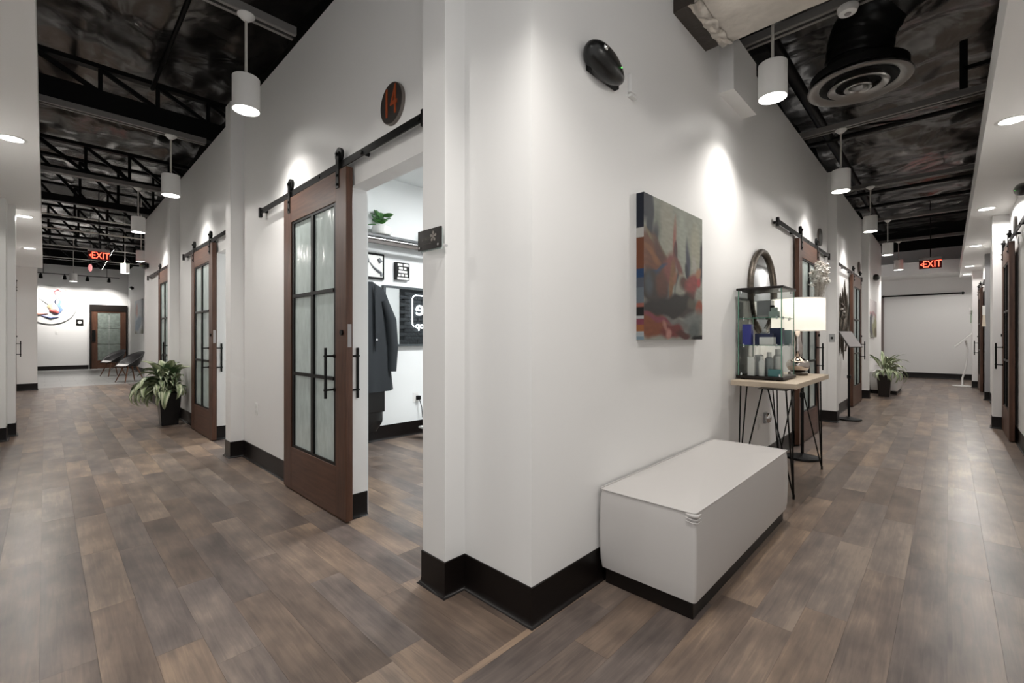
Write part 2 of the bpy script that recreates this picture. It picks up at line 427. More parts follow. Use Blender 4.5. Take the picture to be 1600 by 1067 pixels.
# --- baseboards
def baseboard(name, path, side=1, h=.16):
    prof = [(0, 0), (.024, 0), (.016, .004), (.009, .014), (.006, .03), (.006, h - .002), (.004, h), (0, h)]
    pts = [Vector(p) for p in path]; n = len(pts); mbb = MB(); vs = []
    for i in range(n):
        ns = []
        if i > 0: d = (pts[i] - pts[i - 1]).normalized(); ns.append(Vector((-d.y, d.x)) * side)
        if i < n - 1: d = (pts[i + 1] - pts[i]).normalized(); ns.append(Vector((-d.y, d.x)) * side)
        if len(ns) == 2:
            m = ns[0] + ns[1]; m = m / (1 + ns[0].dot(ns[1]))
        else: m = ns[0]
        for d, z in prof: vs.append((pts[i].x + m.x * d, pts[i].y + m.y * d, z))
    k = len(prof)
    fs = [(i * k + j, i * k + j + 1, (i + 1) * k + j + 1, (i + 1) * k + j) for i in range(n - 1) for j in range(k - 1)]
    fs += [tuple(range(k)), tuple((n - 1) * k + j for j in range(k - 1, -1, -1))]
    mbb.add(vs, fs)
    return struct(name, mbb, M['base'], 40)
baseboard('baseboard_corner', [(6.9, 1.25), (1.41, 1.25), (1.41, 1.68), (1.29, 1.68), (1.29, 1.855), (1.527, 1.855)])
baseboard('baseboard_left_doors', [(1.527, 2.85), (1.41, 2.85), (1.41, 5.16), (1.29, 5.16), (1.29, 5.335), (1.527, 5.335)])
baseboard('baseboard_left_far', [(1.527, 6.2), (1.41, 6.2), (1.41, 8.31), (1.29, 8.31), (1.29, 8.485), (1.41, 8.485), (1.41, 11.74), (2.35, 11.74), (2.35, 23.9), (2.3, 23.9)])
baseboard('baseboard_right_doors', [(7.8, 1.365), (7.8, 1.14), (7.975, 1.14), (7.975, 1.25), (10.85, 1.25)], -1)
baseboard('baseboard_right_far', [(11.35, 1.365), (11.35, 1.14), (11.525, 1.14), (11.525, 1.25), (15.0, 1.25), (15.0, 3.1), (18.3, 3.1), (18.3, -.59)], -1)
baseboard('baseboard_right', [(1.2, -.575), (8.75, -.575), (8.75, -.42), (8.95, -.42), (8.95, -.575), (12.6, -.575), (12.6, -.505), (12.75, -.505), (12.75, -.575), (15.6, -.575), (15.6, -.415), (15.8, -.415), (15.8, -.575), (18.3, -.575)])
baseboard('baseboard_left', [(-.47, 1.4), (-.47, 7.85), (-.315, 7.85), (-.315, 8.2), (-.25, 8.2), (-.25, 8.4), (-.47, 8.4), (-.47, 15.1), (-.12, 15.1), (-.12, 15.25)], -1)
baseboard('baseboard_end_left', [(1.18, 23.9), (-4.9, 23.9)], 1)
baseboard('baseboard_room', [(6.8, 4.79), (1.54, 4.79)], 1, .17)

# --- floor: planks 152 x 914 mm, along X in the right corridor, along Y elsewhere
mb = MB(); mb.box(-1.2, 18.5, -.75, 1.25, -.05, -.006); mb.box(-1.2, 7.0, 1.25, 15.6, -.05, -.006); mb.box(7.0, 15, 1.25, 1.45, -.05, -.006); mb.box(15, 18.5, 1.25, 3.3, -.05, -.006)
floor = struct('floor', mb, M['subfloor'])
mb = MB(); mb.box(-5, 2.5, 15.58, 24.2, -.05, 0)
struct('floor_lobby', mb, M['tile'])
PW, PL = .152, .914
rng = random.Random(11)
planks = []
F_ = Vector((math.cos(TH), math.sin(TH))); R_ = Vector((math.sin(TH), -math.cos(TH)))
def pix(x, y):
    D = x * F_.x + y * F_.y
    if D < .25: return None
    return (800 + 705.6 * (x * R_.x + y * R_.y) / D, 528 + 1.2 * 705.6 / D)
def score(x0, x1, y0, y1):
    q = [pix(x, y) for x, y in ((x0, y0), (x1, y0), (x1, y1), (x0, y1))]
    if any(p is None for p in q): return 0
    if max(p[0] for p in q) < 0 or min(p[0] for p in q) > 1600 or min(p[1] for p in q) > 1067: return 0
    a = 0
    for i in range(4): a += q[i][0] * q[(i + 1) % 4][1] - q[(i + 1) % 4][0] * q[i][1]
    return abs(a) / 2
def lay(alongx, a0, a1, b0, b1, hidden):
    b = b0
    while b < b1 - .01:
        be = min(b + PW, b1); a = a0 - rng.random() * PL * 1.3
        while a < a1:
            ln = PL * rng.choice((.8, 1, 1.2, 1.33)); s, e = max(a, a0), min(a + ln, a1); a += ln
            if e - s < .02: continue
            x0, x1, y0, y1 = (s, e, b, be) if alongx else (b, be, s, e)
            cx, cy = (x0 + x1) / 2, (y0 + y1) / 2
            if hidden(cx, cy): continue
            planks.append((score(x0, x1, y0, y1), alongx, x0, x1, y0, y1))
        b = be
lay(True, -1.1, 18.4, 1.25 - PW * 12.2, 1.25, lambda x, y: False)
lay(False, 1.25, 15.58, -.47, 4.4, lambda x, y: x > 1.5 and (y > 4.8 and not (5.1 < y < 8)))
lay(True, 6.9, 7.8, 1.25, 1.365, lambda x, y: False); lay(True, 10.85, 11.35, 1.25, 1.365, lambda x, y: False)
lay(True, 15.0, 18.3, 1.25, 3.1, lambda x, y: False)
planks.sort(key=lambda p: -p[0])
g = .0003
def addplank(mbx, cols, p):
    _, ax, x0, x1, y0, y1 = p
    mbx.box(x0 + g, x1 - g, y0 + g, y1 - g, -.006, 0)
    cols += [(rng.random(), rng.random(), rng.random(), 1)] * 8
def setcol(me, cols, nm):
    a = me.color_attributes.new(nm, 'FLOAT_COLOR', 'POINT')
    a.data.foreach_set('color', [c for t in cols for c in t])
for p in planks[:300]:
    mbx = MB(); cols = []; addplank(mbx, cols, p)
    me = mbx.mesh('plank', M['plankx' if p[1] else 'planky']); setcol(me, cols, 'tint')
    link('plank', me, floor)
for ax in (True, False):
    mbx = MB(); cols = []
    for p in planks[300:]:
        if p[1] == ax: addplank(mbx, cols, p)
    me = mbx.mesh('planks_far', M['plankx' if ax else 'planky']); setcol(me, cols, 'tint')
    o = link('planks_far', me, floor); o['kind'] = 'stuff'

# ================================================================== SLIDING BARN DOORS
def barn_door(n, W, loc, rz, label, hx='end', inner=True, dark=False):
    """local: x along the wall 0..W, y = 0 front face (towards the corridor) .. .045, z up"""
    H, T, z0 = 2.31, .045, .012
    t = link('door_%d' % n, None, None, loc, R(rz)); t['kind'] = 'structure'; t['label'] = label
    st, tr, br = .155, .20, .33
    for x in (0, W - st): part('stile', MB().box(x, x + st, 0, T, z0, H), M['door'], t, bevel=.003)
    part('top_rail', MB().box(st, W - st, .001, T - .001, H - tr, H), M['doorh'], t, bevel=.002)
    part('bottom_rail', MB().box(st, W - st, .001, T - .001, z0, z0 + br), M['doorh'], t, bevel=.002)
    gx0, gx1, gz0, gz1 = st, W - st, z0 + br, H - tr
    f = MB(); b = .040  # black frame, sides widened to stand in for shade in the glass recess
    f.box(gx0, gx0 + b, .008, T - .008, gz0, gz1); f.box(gx1 - b, gx1, .008, T - .008, gz0, gz1)
    f.box(gx0 + b, gx1 - b, .008, T - .008, gz0, gz0 + .018); f.box(gx0 + b, gx1 - b, .008, T - .008, gz1 - .018, gz1)
    part('glazing_frame', f, M['black'], t)
    xm = (gx0 + gx1) / 2; zs = [gz0 + .018, .925, 1.525, gz1 - .018]
    part('muntin', MB().box(xm - .022, xm + .022, .004, T - .004, gz0 + .018, gz1 - .018), M['black'], t)
    for z in zs[1:3]: part('muntin', MB().box(gx0 + b, gx1 - b, .002, T - .002, z - .012, z + .012), M['black'], t)
    pm = M['darkpane'] if dark else M['pane']
    for xa, xb in ((gx0 + b, xm - .022), (xm + .022, gx1 - b)):
        for k in range(3): part('pane', MB().box(xa, xb, .019, .026, zs[k] + (.012 if k else 0), zs[k + 1] - (.012 if k < 2 else 0)), pm, t)
    x = W - .165 if hx == 'end' else .165
    def handle(x, y, sgn):
        h = part('handle', MB().cyl((x, y, .80), (x, y, 1.135), .0095, n=14), M['black'], t, 40)
        for z in (.855, 1.08):
            m2 = MB(); m2.cyl((x, y - sgn * .012, z), (x, y + sgn * .062, z), .0065, n=12)
            m2.cyl((x, y + sgn * .055, z), (x, y + sgn * .062, z), .013, n=14)
            part('standoff', m2, M['black'], h, 40)
    handle(x, -.062, 1)
    if inner:
        handle(W - .055 if hx == 'end' else .055, T + .062, -1)
    ek = W if hx == 'end' else 0
    part('latch_plate', MB().box(ek - .001, ek + .0015, .010, T - .010, 1.14, 1.29) if hx == 'end' else MB().box(-.0015, .001, .01, T - .01, 1.14, 1.29), M['greyplastic'], t)
    lx = W - .055 if hx == 'end' else .055
    part('lock', MB().cyl((lx, -.012, 1.235), (lx, .001, 1.235), .018, n=16), M['black'], t, 40)
    for hxx in (.12, W - .12):
        m2 = MB(); m2.box(hxx - .02, hxx + .02, -.006, 0, 2.19, 2.43)
        for z in (2.215, 2.275): m2.cyl((hxx, -.013, z), (hxx, -.005, z), .010, n=10)
        hg = part('hanger_strap', m2, M['black'], t, 35)
        m2 = MB(); m2.cyl((hxx, .002, 2.415), (hxx, .022, 2.415), .046, n=24); m2.cyl((hxx, -.016, 2.415), (hxx, .03, 2.415), .011, n=12)
        part('wheel', m2, M['black'], hg, 40)
    return t
def track(L, loc, rz, label, z=2.345, sp=None):
    """local y=0 rail centre plane; wall is behind at +y"""
    t = thing('sliding_door_track', label, 'track', loc, rz)
    part('rail', MB().box(0, L, -.004, .004, z - .023, z + .023), M['black'], t)
    k = max(3, int(L / .5)); 
    for i in range(k):
        x = .08 + (L - .16) * i / (k - 1)
        m2 = MB(); m2.cyl((x, .004, z), (x, .047, z), .013, n=12); m2.cyl((x, -.010, z), (x, -.003, z), .012, n=6)
        part('spacer_bolt', m2, M['black'], t, 40)
    for x in (.035, L - .035): part('end_stop', MB().box(x - .018, x + .018, -.012, .012, z - .05, z + .035), M['black'], t)
    return t
DX = 1.348     # front face plane of the doors along the left corridor
barn_door(1, 1.093, (DX, 3.88, 0), -90, 'brown wooden sliding door with six frosted panes, nearest in the left corridor')
track(2.62, (1.362, 4.53, 0), -90, 'black sliding door track under the round number 14 plaque')
barn_door(2, 1.075, (DX, 7.21, 0), -90, 'brown wooden sliding door behind the potted plant of the left corridor')
track(2.35, (1.362, 7.80, 0), -90, 'black track above the door beside the left corridor plant')
barn_door(3, 1.075, (DX, 9.72, 0), -90, 'farthest sliding door on the right side of the left corridor', inner=False)
track(2.45, (1.362, 10.98, 0), -90, 'farthest black door track on the right side of the left corridor')
DY = 1.188
barn_door(4, 1.10, (5.80, DY, 0), 0, 'brown sliding door right behind the lamp and console table')
track(2.72, (4.95, 1.202, 0), 0, 'black track above the console table lamp, nearest in the right corridor')
barn_door(5, 1.10, (9.72, DY, 0), 0, 'brown sliding door beside the bronze wall sculpture')
track(2.75, (8.22, 1.202, 0), 0, 'black track above the bronze wall sculpture', z=2.33)
barn_door(6, 1.0, (8.72, -.503, 0), 180, 'brown sliding door nearest at the right edge of the photo', inner=False, dark=True, hx='start')
track(2.6, (8.70, -.52, 0), 180, 'black door track nearest on the right edge wall')
barn_door(7, 1.05, (15.45, -.503, 0), 180, 'far brown sliding door beside the white tablet stand', inner=False, dark=True, hx='start')
track(2.4, (15.55, -.52, 0), 180, 'far black door track above the tablet stand')
barn_door(8, 1.05, (-.42, 13.3, 0), 90, 'sliding door on the left edge wall, only its handle showing', inner=False)
# far lobby door with frame (brown)
t = link('door_9', None, None, (1.2, 23.84, 0), 0); t['kind'] = 'structure'; t['label'] = 'brown framed glass door in the far lobby wall'
part('frame', MB().box(0, .06, -.03, .06, 0, 2.5).box(1.08, 1.12, -.03, .06, 0, 2.5).box(.06, 1.08, -.03, .06, 2.25, 2.5), M['benchbase'], t)
for x in (.06, .90): part('stile', MB().box(x, x + .17, -.01, .04, 0, 2.25), M['door'], t)
part('top_rail', MB().box(.23, .90, -.01, .04, 2.2, 2.25), M['doorh'], t)
part('bottom_rail', MB().box(.23, .90, -.01, .04, .02, .32), M['doorh'], t)
for i in range(2):
    for k in range(3): part('pane', MB().box(.23 + i * .34, .56 + i * .34, .01, .02, .33 + k * .63, .94 + k * .63), M['lobbypane'], t)
part('lock_plate', MB().box(.07, .17, -.03, -.01, 1.05, 1.50), M['black'], t)

# end-wall track of the right corridor
track(1.83, (18.24, 1.50, 0), -90, 'long black rail on the end wall of the right corridor', z=2.49)

# ================================================================== CEILING STEEL
def joist(y, x0, x1, zb, zt, label, heavy=.055):
    t = thing('bar_joist', label, 'joist', (0, y, 0), 0, 'black bar joists over the left corridor')
    part('top_chord', MB().box(x0, x1, -.05, .05, zt - .05, zt), M['joist'], t)
    part('bottom_chord', MB().box(x0, x1, -.06, .06, zb, zb + heavy), M['joist'], t)
    x = x0; k = 0; st = .52
    while x < x1 - .1:
        part('web_bar', MB().bar((x, 0, zt - .04), (x + st, 0, zb + heavy - .01), .045, .045), M['joist'], t)
        part('web_bar', MB().bar((x + st, 0, zb + heavy - .01), (x + st, 0, zt - .04), .04, .04), M['joist'], t)
        x += st; k += 1
    return t
joist(6.95, -.6, 1.8, 3.76, 4.30, 'black bar joist nearest the camera over the left corridor', .24)
joist(9.6, -.6, 1.8, 3.67, 4.20, 'black bar joist second from the camera, left corridor', .10)
joist(11.25, -.6, 1.8, 3.60, 4.42, 'thick black bar joist third from the camera, left corridor', .12)
joist(13.3, -.6, 2.34, 3.66, 4.42, 'black bar joist fourth from the camera, left corridor')
joist(15.5, -1.5, 2.34, 3.66, 4.42, 'black bar joist fifth from the camera, above the lobby entry')
joist(18.0, -2.5, 2.34, 3.70, 4.42, 'black bar joist second farthest, above the lobby')
joist(20.8, -3, 2.34, 3.75, 4.42, 'farthest black bar joist, above the lobby')
def channel(p0, p1, label, z=3.625):
    t = thing('strut_channel', label, 'metal channel', (0, 0, 0))
    d = (Vector(p1) - Vector(p0)).normalized(); n = Vector((-d.y, d.x))
    m2 = MB()
    for s in (-1, 1): m2.bar((p0[0] + n.x * .045 * s, p0[1] + n.y * .045 * s, z + .03), (p1[0] + n.x * .045 * s, p1[1] + n.y * .045 * s, z + .03), .01, .06)
    m2.bar((p0[0], p0[1], z + .055), (p1[0], p1[1], z + .055), .08, .008)
    part('channel', m2, M['strut'], t)
    m2 = MB()
    for s in (-1, 1): m2.bar((p0[0] + n.x * .032 * s, p0[1] + n.y * .032 * s, z), (p1[0] + n.x * .032 * s, p1[1] + n.y * .032 * s, z), .03, .006)
    part('lip', m2, M['strut'], t)
    return t
for y, l in ((3.80, 'grey channel holding the nearest pendant lamp of the left corridor'), (6.70, 'grey channel holding the second pendant lamp of the left corridor'), (9.42, 'grey channel holding the third pendant lamp of the left corridor')):
    channel((-.45, y), (1.40, y), l)
for x, l in ((4.08, 'grey channel carrying the smoke detector near the round diffuser'), (6.42, 'grey channel holding the second pendant of the right corridor'), (9.25, 'grey channel holding the third pendant of the right corridor'), (12.06, 'grey channel holding the fourth pendant of the right corridor'), (14.95, 'grey channel holding the farthest pendant of the right corridor')):
    channel((x, -.64), (x, 1.69), l)
def pipe(pts, r, material, label, cat='pipe', name='conduit_pipe'):
    return solo(name, MB().tube(pts, r, 10), material, label, cat, smooth=40)
pipe([(.87, 2.5, 4.2), (.90, 6.9, 4.2)], .022, M['joist'], 'black pipe under the foil, lengthwise over the left corridor')
pipe([(1.9, 1.2, 4.0), (15, 1.2, 4.0)], .06, M['joist'], 'long black beam pipe above the right corridor wall top')
pipe([(3.95, -.64, 3.74), (3.95, 1.69, 3.74)], .022, M['joist'], 'black pipe beside the smoke detector channel')
for i, (x, z) in enumerate(((7.6, 3.95), (10.3, 3.8), (11.6, 3.85), (13.4, 3.85))):
    pipe([(x, -.64, z), (x, 1.69, z)], .03, M['joist'], 'thin black crosswise pipe over right corridor, %s' % ('nearest', 'second', 'third', 'farthest')[i])
for i, (y, z) in enumerate(((12.6, 3.62), (14.2, 3.62), (16.6, 3.6), (19.2, 3.62))):
    pipe([(-.5, y, z), (2.3, y, z)], .014, M['rod'], 'pale crosswise conduit near lobby ceiling, %s' % ('nearest', 'second', 'third', 'farthest')[i])
# hanger in front of the foil, right corridor
t = thing('ceiling_hanger', 'black T shaped hanger against the dark foil of the right corridor', 'hanger', (6.45, -.11, 3.7))
part('post', MB().box(-.02, .02, -.03, .03, 0, .5), M['joist'], t); part('arm', MB().box(-.02, .02, -.25, 0, .2, .235), M['joist'], t)
pipe([(6.42, 1.15, 3.69), (7.6, .30, 3.95)], .014, M['joist'], 'slanted black brace bar over the right corridor')

# silver insulated duct through the wall
t = thing('air_duct', 'square silver foil duct crossing above the right corridor', 'duct', (2.76, 1.25, 3.25))
part('duct_collar', MB().box(0, .53, -.14, .05, 0, .40), M['ductdark'], t, bevel=.006)
def ductfn(u, v):
    per = [(0, 0), (.53, 0), (.53, .40), (0, .40)]
    k = u * 4; i = int(k) % 4; f = k - int(k); a, b = per[i], per[(i + 1) % 4]
    x, z = a[0] + (b[0] - a[0]) * f, a[1] + (b[1] - a[1]) * f
    y = -.135 - 1.35 * v
    d = .004 * noise.noise(Vector((x * 5, y * 5, z * 5))) + .005 * noise.noise(Vector((x * 26, y * 26, z * 26))) * max(0, noise.noise(Vector((x * 3, y * 4, 7)))) * 2
    cx, cz = x - .265, z - .2; l = math.hypot(cx, cz)
    return (x + cx / l * (.008 + d), y, z + cz / l * (.008 + d))
part('foil_wrap', MB().surf(ductfn, 64, 60, True), M['silver'], t, 50)
m2 = MB(); rr = random.Random(5)
def tapefn(u, v):
    x = -.015 + .56 * u; y = -.10 - .075 * v
    return (x, y + .012 * noise.noise(Vector((x * 14, v, 2))), -.012 + .012 * noise.noise(Vector((x * 20, y * 40, 1))) )
part('foil_tape', m2.surf(tapefn, 40, 6), M['silver'], t, 40)

# round ceiling diffuser with flexible duct
t = thing('air_diffuser', 'round dark metal air diffuser of concentric rings on the right corridor ceiling', 'air vent', (4.60, .53, 3.30))
def ring(r0, r1, z0, z1):
    return MB().lathe([(r0, z0), (r0 + .012, z0 - .006), (r1, z1), (r1 + .004, z1 + .012), (r0 + .01, z0 + .012), (r0, z0)], 48, cap0=False, cap1=False)
part('outer_ring', MB().lathe([(.262, -.030), (.268, -.034), (.325, -.052), (.345, -.046), (.347, -.036), (.335, -.030), (.27, .02), (.262, -.030)], 56, cap0=False, cap1=False), M['diff'], t, 50)
part('middle_ring', MB().lathe([(.150, -.045), (.155, -.050), (.195, -.066), (.205, -.058), (.16, .0), (.150, -.045)], 48, cap0=False, cap1=False), M['diff'], t, 50)
part('throat', MB().lathe([(.262, -.028), (.20, .035), (.14, .05)], 48, cap0=False, cap1=True), M['joist'], t, 50)
part('inner_cone', MB().lathe([(.060, -.06), (.064, -.066), (.088, -.078), (.094, -.070), (.07, -.02), (.02, -.015)], 40, cap0=False, cap1=True), M['diff'], t, 50)
part('collar', MB().lathe([(.325, 0), (.325, .06), (.21, .12), (.21, .22)], 40, cap0=False, cap1=True), M['joist'], t, 40)
pts = [Vector((0, 0, .15)), Vector((0, -.02, .35)), Vector((-.05, -.15, .55)), Vector((-.12, -.45, .68)), Vector((-.15, -.8, .72))]
path = []
for i in range(len(pts) - 1):
    for k in range(8): path.append(pts[i].lerp(pts[i + 1], k / 8))
path.append(pts[-1])
part('flexible_duct', MB().tube(path, [.225 + .004 * math.sin(i * 2.2) for i in range(len(path))], 24), M['pot'], t, 60)
t = thing('smoke_detector', 'round white smoke detector beside the round diffuser', 'detector', (4.08, .53, 3.62))
part('body', MB().lathe([(.03, -.05), (.055, -.045), (.065, -.02), (.065, 0)], 28), M['white'], t, 40)
part('grille', MB().lathe([(.018, -.056), (.022, -.048), (.022, -.04)], 20), M['greyplastic'], t, 40)

# ================================================================== LAMPS
def pendant_proto():
    t = link('pendant_lamp', None)
    part('shade', MB().lathe([(.088, 0), (.092, .002), (.092, .242), (.088, .246), (.0, .246)], 36, cap0=False, cap1=False).lathe([(.088, 0), (.086, .03), (.086, .20)], 36, cap0=False, cap1=True), M['white'], t, 40)
    part('lens', MB().lathe([(.084, .018), (.084, .022)], 32), M['lens'], t)
    part('collar', MB().cyl((0, 0, .245), (0, 0, .275), .013, n=14), M['chrome'], t, 40)
    return t
pend_me = None
PEND = [
    ((3.60, .90), 3.621, 'white cylinder pendant lamp hanging in front of the silver duct'),
    ((6.44, .90), 3.621, 'second white pendant lamp of the right corridor, beside wall top step'),
    ((9.20, .90), 3.621, 'third white pendant lamp of the right corridor'),
    ((12.06, .90), 3.621, 'fourth white pendant lamp of the right corridor'),
    ((14.88, .90), 3.621, 'farthest white pendant lamp of the right corridor, left of exit sign'),
    ((1.05, 3.79), 3.621, 'white cylinder pendant lamp nearest in the left corridor'),
    ((1.05, 6.70), 3.621, 'second white pendant lamp of the left corridor'),
    ((1.05, 9.42), 3.621, 'third white pendant lamp of the left corridor'),
    ((1.50, 13.0), 4.46, 'white pendant lamp just past the left corridor wall end'),
    ((1.47, 15.6), 4.46, 'white pendant lamp between lobby wall and exit sign'),
    ((.60, 19.0), 4.46, 'farthest white pendant lamp, hanging before the lobby wall disc'),
    ((.98, .82), 4.40, 'white pendant lamp above the wall corner next to the camera'),
]
for i, ((x, y), zt, l) in enumerate(PEND):
    if i == 0: p0 = pendant_proto(); t = p0
    else:
        t = p0.copy(); COL.objects.link(t)
        for ch in [c for c in p0.children if c.name.split('.')[0] in ('shade', 'lens', 'collar')]:
            c = ch.copy(); COL.objects.link(c); c.parent = t
    t.location = (x, y, 2.905); tag(t, l, 'pendant lamp', 'white cylinder pendants')
for i, ((x, y), zt, l) in enumerate(PEND):
    t = [o for o in COL.objects if o.get('label') == l][0]
    h = zt - 2.905
    part('rod', MB().cyl((0, 0, .27), (0, 0, h), .0095, n=10), M['rod'], t, 40)
    part('canopy', MB().lathe([(.016, h - .045), (.035, h - .03), (.06, h - .006), (.06, h)], 28), M['white'], t, 40)
    k = 2.2 if i in (8, 9, 10) else (1.0 if i == 11 else 1)
    spot(t, (0, 0, .012), P_PEND * k, 122, 1.0)
DOWN = [((x, -.342), 'recessed round downlight in the right soffit, %s' % s) for x, s in ((1.8, 'above the camera side'), (5.0, 'nearest in view'), (8.2, 'second from the camera'), (11.37, 'third from the camera'), (14.5, 'second farthest'), (16.3, 'farthest'))]
DOWN += [((-.19, y), 'recessed round downlight in the left soffit, %s' % s) for y, s in ((2.1, 'above the camera side'), (5.47, 'nearest in view'), (8.85, 'middle'), (11.93, 'farthest'))]
d0 = None
for (x, y), l in DOWN:
    t = thing('recessed_downlight', l, 'downlight', (x, y, SOF), 0, 'soffit downlights')
    part('trim_ring', MB().lathe([(.070, -.002), (.073, -.006), (.092, -.004), (.094, 0)], 32, cap0=False, cap1=False), M['white'], t, 40)
    part('lens', MB().lathe([(.071, -.001), (.071, -.003)], 28), M['lens'], t)
    spot(t, (0, 0, -.012), P_DOWN * (.38 if 'camera side' in l else 1), 166, .12, rad=.05)
# unseen flat ceiling lamps, added to light the rooms
def unseen_room_lamp(loc, label, watts, sx=1.1, sy=.5):
    t = thing('added_panel_lamp', label, 'added ceiling lamp', loc)
    part('housing', MB().box(-sx / 2, sx / 2, -sy / 2, sy / 2, .0, .04), M['white'], t, bevel=.004)
    part('diffuser', MB().box(-sx / 2 + .02, sx / 2 - .02, -sy / 2 + .02, sy / 2 - .02, -.006, .0), M['lens'], t)
    d = bpy.data.lights.new('panel_light', 'AREA'); d.shape = 'RECTANGLE'; d.size = sx; d.size_y = sy; d.energy = watts; d.color = (.93, .97, 1)
    o = bpy.data.objects.new('panel_light', d); COL.objects.link(o); o.parent = t; o.location = (0, 0, -.02)
unseen_room_lamp((3.6, 3.0, 3.06), 'unseen ceiling lamp added to light the room behind the open sliding door', P_ROOM)
unseen_room_lamp((2.8, 6.6, 3.06), 'unseen ceiling lamp added to light the second room of the left corridor', P_ROOM * .5)

# track lights
def tracklight(p0, p1, n, label, aim, watts, z):
    t = thing('track_light', label, 'track light', (0, 0, 0))
    p0 = Vector((*p0, z)); p1 = Vector((*p1, z))
    part('track_bar', MB().bar(p0, p1, .035, .025), M['black'], t)
    for f in (.15, .85): part('hanging_rod', MB().cyl(p0.lerp(p1, f), p0.lerp(p1, f) + Vector((0, 0, 4.5 - z)), .008, n=8), M['black'], t)
    for i in range(n):
        p = p0.lerp(p1, (i + .5) / n); d = Vector(aim).normalized()
        m2 = MB(); m2.cyl(p, p - Vector((0, 0, .07)), .012, n=10); q = p - Vector((0, 0, .10))
        m2.cyl(q - d * .07, q + d * .08, .035, .055, n=18)
        h = part('lamp_head', m2, M['black'], t, 40)
        part('lens', MB().cyl(q + d * .078, q + d * .082, .048, n=16), M['lens'], h)
        if watts:
            s = spot(t, q + d * .09, watts, 95, 1.0); s.rotation_euler = d.to_track_quat('-Z', 'Y').to_euler()
    return t
tracklight((-.4, 23.0), (2.0, 23.0), 4, 'black track light bar washing the far lobby wall', (0, .55, -.83), 105, 3.5)
tracklight((1.02, 13.6), (1.10, 18.0), 6, 'track of spot heads running lengthwise above the lobby chairs', (.85, .1, -.5), 60, 3.36)

# ================================================================== FURNITURE, RIGHT CORRIDOR
def bench(loc, label, W=1.45, D=.46, H=.46):
    """local x along wall, y=0 front"""
    t = thing('bench', label, 'bench', loc)
    part('plinth', MB().box(.02, W - .02, .02, D - .02, 0, .09), M['benchbase'], t, bevel=.004)
    # cushion body: straight sides, small corner radius, crowned top
    pr, rc, arc = [], .016, 5
    for (cx, cy, a0, ax, ay) in ((W - rc, rc, -90, 0, 1), (W - rc, D - rc, 0, -1, 0), (rc, D - rc, 90, 0, -1), (rc, rc, 180, 1, 0)):
        for k in range(arc + 1):
            a = R(a0 + 90 * k / arc); pr.append((cx + rc * math.cos(a), cy + rc * math.sin(a)))
        ln = (D if ax == 0 else W) - 2 * rc
        for k in range(1, 12): pr.append((pr[-1][0] + ax * ln / 12, pr[-1][1] + ay * ln / 12))
    m2 = MB(); NP = len(pr); lev = [.080 + (H - .080) * k / 10 for k in range(11)]
    def off(k): return .005 * math.sin(math.pi * k / 10) - (.004 if k in (0, 10) else 0)
    vs = []
    for k in range(11):
        for (x, y) in pr: vs.append((x + (x - W / 2) / (W / 2) * off(k), y + (y - D / 2) / (D / 2) * off(k), lev[k]))
    for q in range(1, 9):
        r = 1 - q / 8
        for (x, y) in pr: vs.append((W / 2 + (x - W / 2) * r * .996, D / 2 + (y - D / 2) * r * .996, H + .026 * (1 - r ** 3)))
    m2.add(vs, [(a * NP + b, a * NP + (b + 1) % NP, (a + 1) * NP + (b + 1) % NP, (a + 1) * NP + b) for a in range(18) for b in range(NP)])
    body = part('cushion', m2, M['leather'], t, 55)
    part('seam', MB().tube([(x, y, H + .001) for x, y in pr], .0036, 6, True), M['leather'], body, 60)
    for (cx, cy) in ((-.001, -.001),):
        m3 = MB()
        for q, (dz, rr2) in enumerate(((-.006, .010), (-.022, .005), (-.036, .004))):
            m3.tube([(cx + .035, cy - .010, H + dz), (cx + .006, cy - .004, H + dz - .004), (cx - .006, cy + .012, H + dz - .002), (cx - .008, cy + .04, H + dz + .003)], [.002, rr2 * .8, rr2 * .8, .002], 8)
        part('corner_gather', m3, M['leather'], body, 60)
    return t
bench((1.895, .762, 0), 'white leather bench against the wall under the painting', 1.50, .47)
bench((12.45, .765, 0), 'far white bench beside the plant of the right corridor', 1.3)

# console table with hairpin legs
t = thing('console_table', 'pale wood console table on black hairpin legs', 'table', (3.74, .78, 0))
part('tabletop', MB().box(0, 1.20, 0, .45, .83, .87), M['tabletop'], t, bevel=.003)
def hairpin(cx, cy, sx, sy):
    foot = (cx + sx * .06, cy + sy * .0, .012)
    m2 = MB(); r = .0055
    for (dx, dy) in ((0, 0), (-sx * .16, 0), (0, -sy * .16)):
        m2.tube([(cx + dx, cy + dy, .828), foot], r, 8)
    m2.tube([(foot[0], foot[1], .0), (foot[0], foot[1], .035)], .008, 10)
    m2.box(min(cx, cx - sx * .17) - .01, max(cx, cx - sx * .17) + .01, min(cy, cy - sy * .17) - .01, max(cy, cy - sy * .17) + .01, .825, .830)
    return m2
part('hairpin_leg', hairpin(.08, .05, 1, -1), M['black'], t, 40)
part('hairpin_leg', hairpin(1.12, .05, 1, -1), M['black'], t, 40)
part('hairpin_leg', hairpin(.08, .40, -1, 1), M['black'], t, 40)
part('hairpin_leg', hairpin(1.12, .40, 1, 1), M['black'], t, 40)
